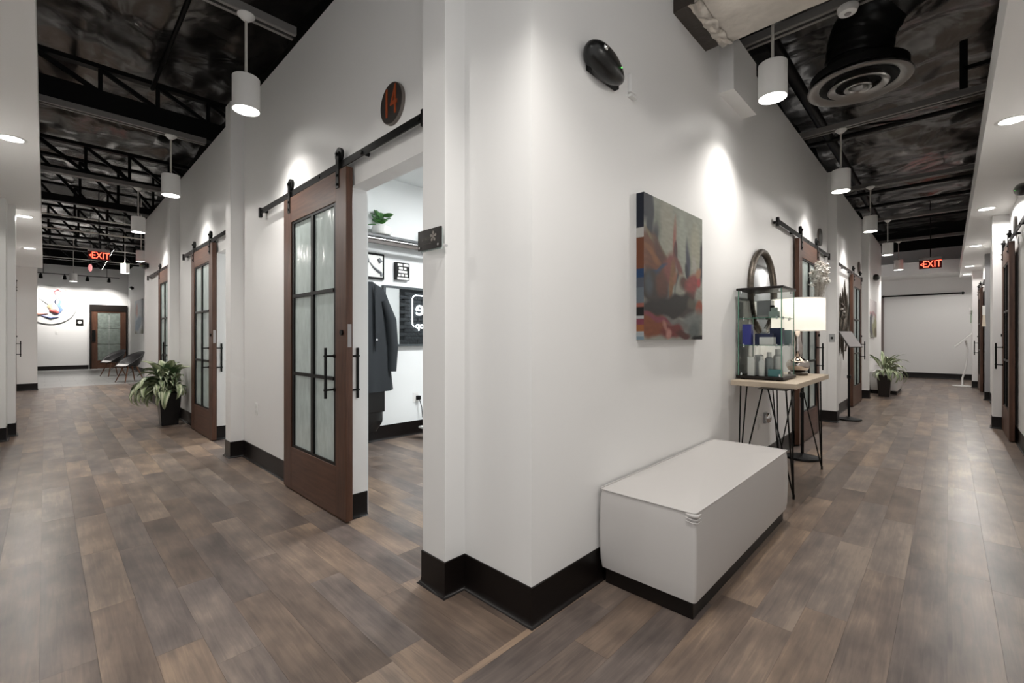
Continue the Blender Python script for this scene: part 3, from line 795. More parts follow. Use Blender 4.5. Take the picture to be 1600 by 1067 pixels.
# glass display cabinet
CX, CY, CW, CD, CH = 3.885, .900, .405, .335, .73
t = thing('display_cabinet', 'small glass display cabinet with black top and base on console table', 'display cabinet', (CX, CY, .870))
part('base_plate', MB().box(0, CW, 0, CD, .008, .03), M['benchbase'], t, bevel=.002)
for x in (.03, CW - .05):
    for y in (.03, CD - .05): part('foot', MB().box(x, x + .025, y, y + .025, 0, .010), M['black'], t)
part('top_plate', MB().box(0, CW, 0, CD, CH - .018, CH), M['benchbase'], t, bevel=.002)
g4 = .004; a = .012
part('glass_panel', MB().box(a, CW - a, a, a + g4, .03, CH - .018), M['glass'], t)
part('glass_panel', MB().box(a, CW - a, CD - a - g4, CD - a, .03, CH - .018), M['glass'], t)
part('glass_panel', MB().box(a, a + g4, a + g4, CD - a - g4, .03, CH - .018), M['glass'], t)
part('glass_panel', MB().box(CW - a - g4, CW - a, a + g4, CD - a - g4, .03, CH - .018), M['glass'], t)
for x in (a, CW - a - .004):
    for y in (a, CD - a - .004): part('glass_edge', MB().box(x - .0012, x + .0052, y - .0012, y + .0052, .03, CH - .018), M['glassedge'], t)
SH = (.27, .485)
for z in SH:
    sh = part('shelf', MB().box(a + .006, CW - a - .006, a + .006, CD - a - .006, z, z + .005), M['glass'], t)
    part('shelf_edge', MB().box(a + .0055, a + .0075, a + .006, CD - a - .006, z, z + .005).box(a + .008, CW - a - .008, a + .0055, a + .0075, z, z + .005), M['glassedge'], sh)
    for (x, y) in ((a + .012, .05), (a + .012, CD - .05), (CW - a - .012, .05), (CW - a - .012, CD - .05), (.1, a + .012), (CW - .1, a + .012)):
        part('shelf_clip', MB().cyl((x, y, z - .012), (x, y, z + .012), .006, n=10), M['chrome'], t, 40)
for (x, y) in ((.03, .03), (.03, CD - .03), (CW - .03, .03), (CW - .03, CD - .03)):
    for z in (.04, CH - .03): part('corner_fitting', MB().cyl((x, y, z - .01), (x, y, z + .012), .009, n=12), M['chrome'], t, 40)
def item_box(nm, x, y, z, sx, sy, sz, m, label, cat='box', cap=None, capm=None):
    o = thing(nm, label, cat, (CX + x, CY + y, .870 + z))
    part('body', MB().box(-sx / 2, sx / 2, -sy / 2, sy / 2, 0, sz), m, o, bevel=.002)
    if cap: part('lid', MB().box(-sx / 2 + cap[1], sx / 2 - cap[1], -sy / 2 + cap[1], sy / 2 - cap[1], sz, sz + cap[0]), capm or m, o, bevel=.002)
    return o
def item_bottle(nm, x, y, z, r, h, m, label, cat='bottle', neck=.5, capm=None):
    o = thing(nm, label, cat, (CX + x, CY + y, .870 + z))
    part('body', MB().lathe([(r * .96, 0), (r, .004), (r, h * .72), (r * neck * 1.3, h * .78), (r * neck, h * .8)], 20), m, o, 40)
    part('cap', MB().lathe([(r * neck * 1.1, h * .8), (r * neck * 1.1, h)], 20), capm or M['packwhite'], o, 40)
    return o
s1, s2 = SH[0] + .005, SH[1] + .005
item_box('carton', .06, .265, s1, .06, .065, .165, M['blue'], 'tall bright blue carton on the middle glass shelf')
item_box('carton', .12, .20, s1, .05, .05, .09, M['navy'], 'small navy carton beside the bright blue carton')
item_bottle('glass_jar', .20, .185, s1, .028, .13, M['packgrey'], 'grey glass bottle behind the white jar on the middle shelf')
item_box('jar', .075, .125, s1, .07, .10, .062, M['packwhite'], 'wide white square jar at front of middle shelf', 'jar', (.028, .012), M['navy'])
item_box('carton', .24, .10, s1, .07, .09, .135, M['navy'], 'large dark navy carton at back of middle shelf')
item_box('carton', .34, .05, s1, .04, .055, .12, M['teal'], 'slate teal carton at the right end of middle shelf')
item_box('carton', .06, .235, .03, .05, .05, .150, M['packwhite'], 'tall white carton on the cabinet floor, leftmost')
item_box('carton', .12, .20, .03, .045, .05, .165, M['packgrey'], 'tall pale grey carton on the cabinet floor')
item_bottle('bottle', .07, .165, .03, .022, .155, M['packwhite'], 'slim white bottle on the cabinet floor')
item_bottle('bottle', .16, .135, .03, .03, .185, M['packgrey'], 'stout grey bottle on the cabinet floor')
item_bottle('bottle', .23, .09, .03, .034, .21, M['packwhite'], 'tall rounded white bottle on the cabinet floor')
item_box('carton', .085, .075, .03, .055, .085, .055, M['teal'], 'low teal box on the cabinet floor')
item_box('carton', .30, .20, s2, .09, .11, .15, M['packgrey'], 'grey card standing on the upper glass shelf')
item_box('carton', .12, .09, s2, .05, .07, .05, M['sage'], 'sage green box on the upper glass shelf', 'box', (.03, .012), M['sage'])
item_box('carton', .23, .13, s2, .03, .03, .105, M['black'], 'slim black carton on the upper glass shelf')
o = thing('trinket_dish', 'shallow white dish under the upper shelf edge', 'dish', (CX + .17, CY + .18, .870 + s1 + .155))
o.location.z = .870 + s2
part('bowl', MB().lathe([(.02, 0), (.045, .012), (.05, .02), (.044, .02), (.018, .005)], 24), M['packwhite'], o, 40)
# table lamp
t = thing('table_lamp', 'table lamp with white drum shade and silver gourd base', 'lamp', (4.66, .965, .87))
part('plinth', MB().lathe([(.075, 0), (.078, .006), (.078, .022), (.07, .03)], 32), M['bronze'], t, 40)
prof = [(.05, .03), (.075, .048), (.092, .08), (.092, .105), (.075, .132), (.040, .152), (.026, .165), (.032, .185), (.040, .215), (.038, .25), (.028, .30), (.021, .36), (.016, .40)]
part('gourd_body', MB().lathe(prof, 40), M['mercury'], t, 60)
part('harp', MB().cyl((0, 0, .40), (0, 0, .60), .006, n=10), M['chrome'], t, 40)
def shade(u, v): 
    a = 2 * math.pi * u; return (.205 * math.cos(a), .205 * math.sin(a), .395 + .28 * v)
sh = part('shade', MB().surf(shade, 56, 1, True), M['shade'], t, 40)
sm = sh.modifiers.new('solid', 'SOLIDIFY'); sm.thickness = .004
for z in (.395, .675): part('shade_hem', MB().tube([(.206 * math.cos(2 * math.pi * i / 56), .206 * math.sin(2 * math.pi * i / 56), z) for i in range(56)], .003, 6, True), M['packwhite'], sh, 60)
part('bulb', MB().ell((0, 0, .52), .035, .035, .05), M['lens'], t, 60)
# round wall mirror
t = thing('round_mirror', 'round black framed wall mirror above the glass cabinet', 'mirror', (4.60, 1.25, 1.62))
part('frame', MB().tube([(.37 * math.cos(2 * math.pi * i / 64), -.022, .37 * math.sin(2 * math.pi * i / 64)) for i in range(64)], .027, 10, True), M['bronze'], t, 60)
m2 = MB(); m2.prism([(.365 * math.cos(2 * math.pi * i / 64), .365 * math.sin(2 * math.pi * i / 64)) for i in range(64)], 'y', -.018, -.006)
part('mirror_glass', m2, mat('dark_reflection_mirror', (.33, .35, .37), .03, 1), t)  # dark tint puts the dim reflection into the glass colour
# sign stands with round bases
def sign_stand(loc, rz, label, full=True):
    t = thing('sign_stand', label, 'sign stand', loc, rz)
    part('base', MB().lathe([(.15, 0), (.155, .006), (.15, .02), (.06, .034), (.03, .05)], 32), M['black'], t, 40)
    part('pole', MB().cyl((0, 0, .04), (0, 0, 1.15 if full else .86), .014, n=14), M['black'], t, 40)
    part('clamp', MB().lathe([(.014, .60), (.024, .61), (.024, .65), (.014, .66)], 18), M['black'], t, 40)
    if not full: return t
    p = part('display_plate', MB().box(-.11, .11, -.008, .008, -.15, .15), M['disc'], t, bevel=.003)
    p.location = (0, -.02, 1.18); p.rotation_euler = (R(-38), 0, 0)
    pr = part('plate_sheet', MB().box(-.10, .10, -.0095, -.008, -.14, .14), M['greyplastic'], p)
    return t
sign_stand((5.26, 1.05, 0), 0, 'black pole stand behind the console table', False)
sign_stand((8.20, 1.05, 0), -38, 'black pole stand with slanted grey sign by the bronze wall sculpture')
# dried flower swag on the door
t = thing('dried_flower_swag', 'silvery dried flower bunch hanging on the door above the lamp shade', 'dried flowers', (6.38, 1.13, 1.90))
rr = random.Random(21); m2 = MB(); m3 = MB(); m4 = MB()
for i in range(70):
    a = rr.uniform(-1, 1); z1 = rr.uniform(-.02, .20); dx = rr.uniform(-.14, .14); dy = rr.uniform(-.10, .04)
    b0 = Vector((rr.uniform(-.03, .03), 0, -.34)); b1 = Vector((dx, dy, z1 - abs(dx) * .5)); mid = b0.lerp(b1, .55) + Vector((dx * .2, -.01, 0))
    m2.tube([b0, mid, b1], [.003, .003, .002], 5)
    for k in range(9):
        d = Vector((rr.gauss(0, 1), rr.gauss(0, 1), rr.gauss(.4, 1))).normalized() * rr.uniform(.03, .055)
        (m3 if i % 3 else m4).tube([b1 - d * .25, b1 + d * .4, b1 + d], [.003, .012, .001], 5)
part('stems', m2, M['dried'], t, 60); part('flower_heads', m3, M['driedwhite'], t, 60); part('seed_heads', m4, M['dried'], t, 60)
part('tie', MB().lathe([(.04, -.30), (.048, -.28), (.04, -.26)], 18), M['dried'], t, 60)
# bronze wall sculpture
t = thing('wall_sculpture', 'tall bronze wall sculpture on the wall between two sliding doors', 'sculpture', (8.75, 1.25, 1.45))
rr = random.Random(4)
for i in range(5):
    x = -.24 + i * .12; z0, z1 = -.62 + rr.random() * .3, .40 + rr.random() * .35
    part('blade', MB().tube([(x + .06 * math.sin(k * .9 + i), -.03 - .012 * i, z0 + (z1 - z0) * k / 10) for k in range(11)], [.004 + .026 * math.sin(math.pi * k / 10) for k in range(11)], 8), M['bronze'], t, 60)
m2 = MB()
for k in range(26):
    a = k / 25 * math.pi; m2.ell((.10 + .16 * math.sin(a), -.07, .10 - .55 * k / 25), .016, .016, .016, 8, 6)
part('bead_strand', m2, M['bronze'], t, 60)
for k in range(7):
    a = k * .9; part('petal', MB().tube([(-.12, -.05, .15), (-.12 + .10 * math.cos(a), -.07, .15 + .10 * math.sin(a)), (-.12 + .17 * math.cos(a + .3), -.05, .15 + .17 * math.sin(a + .3))], [.006, .024, .003], 8), M['bronze'], t, 60)

# painted canvases --------------------------------------------------
def canvas(name, label, loc, rz, W, H, D, blobs, warp, seed, nx=150, ny=150, side=None, dim=1):
    def col(u, v):
        uu = u + warp * noise.noise(Vector((u * 3 + seed, v * 2, 1))) + warp * .5 * noise.noise(Vector((u * 9, v * 7 + seed, 5)))
        vv = v + warp * noise.noise(Vector((u * 2, v * 3 + seed, 8))) + warp * .5 * noise.noise(Vector((u * 8 + seed, v * 8, 2)))
        c = Vector((.28, .28, .24))
        for (bx, by, rx, ry, rot, cc, hard) in blobs:
            dx, dy = uu - bx, vv - by; cr, sr = math.cos(rot), math.sin(rot)
            ex, ey = (dx * cr + dy * sr) / rx, (-dx * sr + dy * cr) / ry
            q = ex * ex + ey * ey; wgt = max(0, min(1, (1.25 - q) * hard))
            if wgt > 0: c = c.lerp(Vector(cc), wgt)
        gr = 1 + .18 * noise.noise(Vector((u * 14, v * 45, seed)))
        gr *= dim
        return (max(0, c.x * gr), max(0, c.y * gr), max(0, c.z * gr), 1)
    t = thing(name, label, 'painting', loc, rz)
    m2 = MB(); m2.surf(lambda u, v: (W * u, -D, H * v), nx, ny); me = m2.mesh('canvas_front', M['paint'])
    setcol(me, [col(i / nx, j / ny) for j in range(ny + 1) for i in range(nx + 1)], 'col')
    link('canvas_front', me, t)
    for nm, fn, fu in (('canvas_side', lambda u, v: (0, -D + D * u, H * v), lambda u, v: (-.04 * u, v)), ('canvas_side', lambda u, v: (W, -D + D * u, H * v), lambda u, v: (1 + .04 * u, v)),
                       ('canvas_edge', lambda u, v: (W * v, -D + D * u, 0), lambda u, v: (v, -.04 * u)), ('canvas_edge', lambda u, v: (W * v, -D + D * u, H), lambda u, v: (v, 1 + .04 * u))):
        m2 = MB(); m2.surf(fn, 4, ny); me = m2.mesh(nm, M['paint'])
        cc = [col(*fu(i / 4, j / ny)) for j in range(ny + 1) for i in range(5)]
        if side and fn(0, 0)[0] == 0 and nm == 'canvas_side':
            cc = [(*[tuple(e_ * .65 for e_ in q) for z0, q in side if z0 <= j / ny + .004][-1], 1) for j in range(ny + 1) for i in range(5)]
        setcol(me, cc, 'col')
        link(nm, me, t)
    return t
BL = [
    (.5, .85, .9, .45, 0, (.27, .285, .235), 2), (.36, .80, .12, .30, .1, (.33, .32, .25), .9), (.62, .80, .10, .28, .1, (.33, .35, .29), .9), (.84, .70, .09, .26, 0, (.34, .33, .25), 1.0), (.20, .74, .07, .22, -.1, (.20, .21, .17), .8),
    (.03, .97, .10, .20, .2, (.006, .010, .022), 1.6), (.11, .78, .055, .24, -.06, (.010, .016, .026), 1.2), (.17, .66, .05, .14, -.3, (.03, .03, .035), 1),
    (.47, .74, .035, .20, -.05, (.30, .11, .075), .9), (.485, .65, .035, .10, -.2, (.075, .010, .010), 1.5), (.53, .56, .02, .14, .35, (.05, .03, .03), 1),
    (.72, .62, .035, .20, .12, (.03, .035, .06), .9), (.70, .54, .035, .09, .2, (.008, .010, .022), 1.5), (.98, .64, .06, .18, 0, (.012, .016, .018), 1.4), (.82, .60, .05, .09, .2, (.38, .36, .31), .9),
    (.10, .58, .34, .13, -.42, (.145, .050, .020), 1.4), (.20, .66, .20, .020, -.50, (.20, .15, .075), 1.0), (.30, .56, .24, .045, -.75, (.085, .030, .018), 1.1), (.14, .60, .16, .03, -.45, (.22, .085, .028), 1.0),
    (.40, .52, .10, .13, -.55, (.20, .055, .042), 1.2), (.55, .55, .10, .05, -.75, (.16, .05, .04), 1.1), (.16, .485, .20, .022, .28, (.012, .045, .10), 1.4), (.14, .38, .26, .13, -.1, (.036, .026, .024), 1.5), (.08, .40, .07, .09, 0, (.055, .070, .080), .8), (.27, .42, .10, .10, -.4, (.10, .035, .020), 1.0),
    (.43, .43, .045, .16, -.18, (.20, .095, .035), 1.2), (.52, .46, .11, .05, .3, (.24, .10, .05), 1.1), (.52, .37, .035, .15, -.12, (.012, .025, .045), 1.2), (.58, .39, .085, .12, -.35, (.30, .30, .25), 1.3), (.66, .42, .11, .06, -.3, (.085, .035, .025), 1.2),
    (.80, .44, .17, .085, .45, (.25, .055, .048), 1.2), (.92, .46, .05, .05, 0, (.40, .045, .045), 1.2), (.90, .54, .07, .05, .5, (.34, .16, .09), 1.0), (.74, .33, .13, .05, .3, (.11, .045, .035), 1.1),
    (.40, .25, .50, .085, .10, (.020, .017, .016), 1.6), (.78, .29, .09, .045, .15, (.10, .09, .065), 1.0), (.95, .27, .09, .055, 0, (.28, .075, .038), 1.3), (.70, .23, .16, .03, .2, (.05, .04, .035), 1),
    (.76, .14, .28, .10, .25, (.185, .20, .19), 1.2), (.55, .14, .30, .035, -.1, (.17, .165, .155), 1.0), (.86, .08, .13, .09, .1, (.12, .135, .13), 1.0),
    (.14, .10, .28, .085, 0, (.20, .060, .025), 1.5), (.20, .155, .26, .022, -.1, (.20, .045, .065), 1.1), (.44, .065, .20, .065, .1, (.16, .032, .028), 1.4), (.38, .04, .055, .05, .7, (.42, .20, .17), 1.0), (.32, .10, .03, .06, .8, (.36, .17, .14), .9), (.64, .05, .15, .035, 0, (.075, .022, .018), 1.2), (.96, .015, .16, .025, 0, (.010, .010, .010), 1.5)]
SIDE = [(0, (.22, .30, .36)), (.03, (.42, .46, .48)), (.06, (.36, .13, .045)), (.11, (.25, .06, .09)), (.145, (.5, .5, .5)), (.165, (.012, .010, .010)), (.225, (.35, .12, .09)), (.255, (.16, .19, .22)), (.36, (.10, .11, .14)), (.43, (.015, .055, .15)), (.49, (.20, .065, .028)), (.70, (.60, .58, .55)), (.765, (.010, .014, .03)), (1.01, (.01, .01, .02))]
canvas('painting', 'large abstract canvas in orange, brown and grey above the white bench', (2.29, 1.25, 1.19), 0, .82, .815, .045, BL, .045, 3.0, side=SIDE, dim=.80)
BL2 = [(.5, .8, .7, .4, 0, (.55, .50, .50), 2), (.4, .62, .5, .08, 0, (.40, .24, .25), 2), (.2, .35, .25, .3, 0, (.10, .10, .11), 2), (.65, .3, .35, .3, 0, (.30, .29, .17), 2), (.5, .5, .2, .1, .4, (.5, .5, .47), 2), (.8, .12, .2, .12, 0, (.12, .10, .06), 2)]
canvas('painting', 'far landscape canvas in pink, grey and olive above the far bench', (12.3, 1.25, 1.22), 0, 1.25, .82, .04, BL2, .08, 9.0, 40, 40)
BL3 = [(.5, .6, .8, .6, 0, (.62, .66, .70), 2), (.5, .3, .5, .2, .3, (.35, .45, .55), 1.6), (.3, .7, .2, .2, 0, (.62, .45, .44), 1.4)]
canvas('painting', 'pale blue canvas on the side wall of the lobby', (2.35, 21.6, 1.35), -90, 1.7, 1.2, .04, BL3, .08, 12.0, 30, 30)

# emergency lights
def emergency(loc, rz, label, s=1):
    t = thing('emergency_light', label, 'emergency light', loc, rz)
    m2 = MB()
    def fn(u, v):
        a = math.pi * u; b = 2 * math.pi * v
        x = .155 * math.cos(a); r = math.sin(a) * (1 - .22 * math.cos(a))
        return (x * s, (-.048 + r * .062 * math.cos(b)) * s, (r * .070 * math.sin(b) - .12 * x) * s)
    m2.surf(fn, 20, 24)
    part('housing', m2, M['pot'], t, 60)
    part('back_plate', MB().box(-.10 * s, .16 * s, -.03 * s, 0, -.05 * s, .03 * s), M['black'], t, bevel=.006)
    part('lamp_lens', MB().ell((-.085 * s, -.105 * s, .022 * s), .016 * s, .008 * s, .014 * s, 14, 8), M['chrome'], t, 60)
    part('status_light', MB().ell((.05 * s, -.108 * s, -.015 * s), .004 * s, .004 * s, .004 * s, 8, 6), mat('status_green', (.1, .6, .1), .4, emit=(.2, 1, .2), es=.6), t, 60)
    return t
emergency((1.90, 1.25, 2.53), 0, 'black egg shaped emergency light high on the wall above the bench')
emergency((13.4, 1.25, 2.60), 0, 'black emergency light above the far landscape canvas')
emergency((1.41, 11.35, 2.62), -90, 'black emergency light at the far end of the left corridor wall')
emergency((2.35, 22.4, 3.1), -90, 'emergency light on the lobby side wall')
emergency((6.80, -.575, 2.69), 180, 'emergency light at the right edge of the photo', .9)
t = thing('wall_sensor', 'small white sensor box on the wall right of the emergency light', 'sensor', (2.225, 1.25, 2.58))
part('case', MB().box(-.03, .03, -.022, 0, -.05, .05), M['wall'], t, bevel=.004); part('cover', MB().box(-.03, .03, -.025, 0, -.075, -.06), M['white'], t)

# outlets and switches
def plate(loc, rz, label, m=None, dark=False, cat='outlet'):
    t = thing('wall_outlet' if cat == 'outlet' else 'light_switch', label, cat, loc, rz)
    part('cover_plate', MB().box(-.036, .036, -.007, 0, -.058, .058), m or M['white'], t, bevel=.003)
    for z in ((-.022, .022) if cat == 'outlet' else (0,)):
        part('socket' if cat == 'outlet' else 'rocker', MB().box(-.015, .015, -.010, -.006, z - .016, z + .016), M['black'] if dark else M['packwhite'], t, bevel=.002)
    return t
plate((1.41, 4.76, .52), -90, 'white wall outlet left of the nearest sliding door')
plate((4.55, 1.25, .42), 0, 'white wall outlet under the console table')
plate((7.8, 1.195, 1.20), -90, 'grey metal switch plate on the pilaster right of the lamp', M['packgrey'], True, 'switch')
plate((.30, 23.9, 1.40), 0, 'white switch plate below the round lobby art', None, False, 'switch')
t = thing('air_freshener', 'silver ball shaped dispenser on the wall under the console table', 'dispenser', (4.72, 1.25, .45))
part('body', MB().ell((0, -.03, 0), .045, .03, .05), M['chrome'], t, 60); part('bracket', MB().box(-.03, .03, -.02, 0, -.05, .05), M['packgrey'], t)

# number plaques ------------------------------------------------------
def plaque(loc, rz, label, num=None, r=.118):
    t = thing('number_plaque', label, 'plaque', loc, rz)
    part('disc_edge', MB().cyl((0, 0, 0), (0, -.020, 0), r, n=44), M['discedge'], t, 40)
    part('disc_face', MB().cyl((0, -.018, 0), (0, -.022, 0), r * .965, n=44), M['disc'], t, 40)
    if num:
        o = text('digit', num[0], .24, .003, M['orange'], t, (-.042, -.024, 0), (R(90), 0, 0), sx=.62)
        o = text('digit', num[1], .24, .003, M['orange'], t, (.035, -.024, .0), (R(90), 0, 0), sx=.62)
    return t
plaque((1.41, 2.315, 2.555), -90, 'round dark plaque with orange number 14', '14')
plaque((1.41, 5.62, 2.56), -90, 'round number plaque edge on, above the second left door')
plaque((7.22, 1.25, 2.55), 0, 'round plaque above the nearest sliding door of the right corridor')
plaque((10.9, 1.25, 2.55), 0, 'round plaque above the sculpture side door of the right corridor')
plaque((7.95, -.575, 2.52), 180, 'dark plaque above the sliding door at the right edge')
# room sign on standoffs
t = thing('room_sign', 'dark acrylic room sign on standoffs at the white pilaster', 'sign', (1.29, 1.735, 1.66), -90)
part('plate', MB().box(-.092, .087, -.048, -.040, -.047, .047), M['sign'], t, bevel=.001)
part('back_plate', MB().box(-.085, .080, -.036, -.032, -.052, .042), M['pane'], t)
for x in (-.075, .072): part('standoff', MB().cyl((x, 0, -.034), (x, -.053, -.034), .006, n=12), M['chrome'], t, 40)
rr = random.Random(2)
pl = MB()
for k in range(5):
    a = k * 2 * math.pi / 5 + .3; pl.prism([(.030, .008), (.030 + .020 * math.cos(a - .4), .008 + .020 * math.sin(a - .4)), (.030 + .026 * math.cos(a), .008 + .026 * math.sin(a)), (.030 + .020 * math.cos(a + .4), .008 + .020 * math.sin(a + .4))], 'y', -.0488, -.048)
part('emblem', pl, mat('sign_print', (.20, .18, .16), .5), t)
pl = MB()
for k in range(6): pl.box(-.055 + k * .010, -.049 + k * .010, -.0487, -.048, -.004, .010)
pl.box(-.045, .015, -.0487, -.048, -.022, -.019)
part('print', pl, mat('sign_print_dim', (.06, .055, .05), .5), t)

# exit signs ----------------------------------------------------------
def exit_sign(loc, rz, label, rod=.5, s=1.0):
    t = thing('exit_sign', label, 'exit sign', loc, rz); wd, ht = .40 * s, .20 * s
    part('canopy_box', MB().box(-wd / 2, wd / 2, -.025, .025, ht / 2, ht / 2 + .065 * s), M['greyplastic'], t, bevel=.003)
    part('panel', MB().box(-wd / 2, wd / 2, -.006, .006, -ht / 2, ht / 2), M['redpanel'], t)
    part('hanging_rod', MB().cyl((0, 0, ht / 2 + .06), (0, 0, ht / 2 + rod), .008, n=8), M['black'], t)
    text('letters', 'EXIT', .225 * s, .002, M['red'], t, (.03 * s, -.009, -.002), (R(90), 0, 0), sx=.72)
    x = -wd / 2 + .02 * s
    part('chevron', MB().prism([(x, 0), (x + .045 * s, .035 * s), (x + .045 * s, .018 * s), (x + .025 * s, 0), (x + .045 * s, -.018 * s), (x + .045 * s, -.035 * s)], 'y', -.010, -.006), M['red'], t)
    d = bpy.data.lights.new('exit_glow', 'AREA'); d.shape = 'RECTANGLE'; d.size = wd; d.size_y = ht; d.energy = 3.0; d.color = (1, .06, .04)
    o = bpy.data.objects.new('exit_glow', d); COL.objects.link(o); o.parent = t; o.location = (0, .012, 0); o.rotation_euler = (R(-90), 0, 0)
    return t
exit_sign((.77, 12.5, 2.88), 0, 'red lit exit sign hanging in the left corridor', 1.5, .84)
exit_sign((14.6, .31, 2.95), -90, 'red lit exit sign hanging at the end of the right corridor', 1.4)
# glowing pink lamp bulb near the lobby exit sign
t = thing('pendant_bulb', 'small pink glass pendant bulb hanging below the left exit sign', 'pendant lamp', (.82, 16.0, 3.02))
part('bulb', MB().ell((0, 0, 0), .04, .04, .10), mat('pink_glass', (.75, .35, .35), .3, emit=(1, .35, .35), es=.5), t, 60)
part('socket', MB().cyl((0, 0, .09), (0, 0, .17), .03, n=14), M['black'], t, 40); part('cord', MB().cyl((0, 0, .17), (0, 0, 1.5), .006, n=8), M['black'], t)

# plants --------------------------------------------------------------
def leaf_mesh(L, Wd, droop, up, seed):
    rl = random.Random(seed); nl = 9; vs = []; cols = []
    for i in range(nl + 1):
        s_ = i / nl
        r = L * s_; ang = up - droop * s_ * s_
        if i == 0: px, pz = 0, 0
        else: px += L / nl * math.cos(ang); pz += L / nl * math.sin(ang)
        wd = Wd * (max(0, min(1, (s_ - .18) * 4)) * (1 - max(0, (s_ - .35) / .65) ** 1.7)) + .004 * (1 - s_)
        for k, q in enumerate((-1, -.62, -.25, 0, .25, .62, 1)):
            nx_, nz_ = -math.sin(ang), math.cos(ang)
            fold = abs(q) * wd * .28
            vs.append((px + nx_ * fold, q * wd / 2, pz + nz_ * fold))
            edge = abs(q) > .8 or (rl.random() < .22)
            cols.append((.055, .10, .045, 1) if edge else ((.60, .62, .45, 1) if abs(q) > .3 else (.30, .36, .20, 1)))
    fs = [(i * 7 + k, i * 7 + k + 1, (i + 1) * 7 + k + 1, (i + 1) * 7 + k) for i in range(nl) for k in range(6)]
    me = bpy.data.meshes.new('leaf'); me.from_pydata(vs, [], fs); me.materials.append(M['leaf']); me.shade_smooth(); setcol(me, cols, 'col')
    return me
def plant(loc, label, nleaf, L, Wd, potm, rt, rb, ph, seed, square=True, wall=None):
    t = thing('potted_plant', label, 'plant', loc)
    m2 = MB()
    if square:
        def sq(r, z): return [(-r, -r, z), (r, -r, z), (r, r, z), (-r, r, z)]
        v = sq(rb, 0) + sq(rt, ph) + sq(rt - .012, ph) + sq(rt - .02, ph - .03)
        f = [(3, 2, 1, 0)] + [(a_ * 4 + i, a_ * 4 + (i + 1) % 4, a_ * 4 + 4 + (i + 1) % 4, a_ * 4 + 4 + i) for a_ in range(3) for i in range(4)]
        m2.add(v, f)
        part('pot', m2, potm, t, bevel=.004)
        part('soil', MB().box(-rt + .02, rt - .02, -rt + .02, rt - .02, ph - .05, ph - .02), M['soil'], t)
    rl = random.Random(seed)
    metas = [leaf_mesh(L * rl.uniform(.85, 1.15), Wd * rl.uniform(.85, 1.1), d, u, seed + k) for k, (d, u) in enumerate(((2.3, 1.25), (2.7, 1.0), (1.9, 1.35), (2.6, .75), (1.3, 1.45), (2.9, .55)))]
    for i in range(nleaf):
        f = i / nleaf; k = (4 if f < .12 else (2 if f < .3 else rl.choice((0, 1, 3, 5))))
        o = link('leaf', metas[k], t); rad = .02 + .05 * rl.random(); a = rl.random() * 6.283
        o.location = (rad * math.cos(a), rad * math.sin(a), ph - .02 + (.10 * (1 - f)))
        o.rotation_euler = (rl.uniform(-.25, .25), rl.uniform(-.1, .2), a + rl.uniform(-.3, .3)); sc = rl.uniform(.75, 1.12)
        if wall: sc *= 1 - .62 * max(0, wall[0] * math.cos(o.rotation_euler.z) + wall[1] * math.sin(o.rotation_euler.z)) ** .6 * (0 if k == 4 else 1)
        o.scale = (sc, sc, sc)
    return t
plant((1.20, 7.80, 0), 'leafy variegated plant in tapered black pot, left corridor', 150, .50, .14, M['pot'], .125, .095, .44, 31, wall=(1, 0))
plant((12.0, .95, 0), 'leafy variegated plant in dark pot, right corridor beside the far bench', 70, .48, .08, M['potbrown'], .115, .085, .43, 57, wall=(0, 1))

# lobby armchairs -------------------------------------------------------
def armchair(loc, rz, label):
    t = thing('shell_armchair', label, 'chair', loc, rz, 'lobby shell chairs')
    def fn(u, v, off=0):
        a = 2 * math.pi * u; r = v
        rx, ry = .30 * r, .28 * r
        x, y = rx * math.cos(a), ry * math.sin(a)
        back = max(0, y / .28)
        side = abs(x) / .30
        lip = max(0, r - .55) / .45
        z = .43 + lip ** 1.3 * (.40 * max(0, back) ** 1.3 + .20 * side ** 2.2 * max(0, min(1, (y + .22) / .2))) - .03 * max(0, -back) * lip
        return (x * (1 + .12 * lip), y * (1 + .10 * lip), z + off)
    sh = part('shell', MB().surf(lambda u, v: fn(u, max(v, .02)), 36, 14, True), M['shell'], t, 60)
    sm = sh.modifiers.new('solid', 'SOLIDIFY'); sm.thickness = .012; sm.offset = -1
    part('seat_pad', MB().surf(lambda u, v: fn(u, max(v, .02) * .93, .016), 36, 12, True), M['cushion'], t, 60)
    for sx in (-1, 1):
        for sy in (-1, 1): part('leg', MB().tube([(sx * .10, sy * .10, .42), (sx * .22, sy * .23, 0)], [.018, .011], 12), M['woodleg'], t, 40)
    m2 = MB()
    for sx in (-1, 1): m2.tube([(sx * .135, .135, .30), (-sx * .17, -.17, .18)], .005, 6)
    m2.tube([(-.12, -.12, .405), (.12, -.12, .405), (.12, .12, .405), (-.12, .12, .405)], .007, 6, True)
    part('wire_brace', m2, M['black'], t, 40)
    return t
armchair((1.62, 16.1, 0), -68, 'black shell armchair with wooden legs, nearer of two in the lobby')
armchair((1.50, 19.0, 0), -68, 'black shell armchair with wooden legs, farther of two in the lobby')
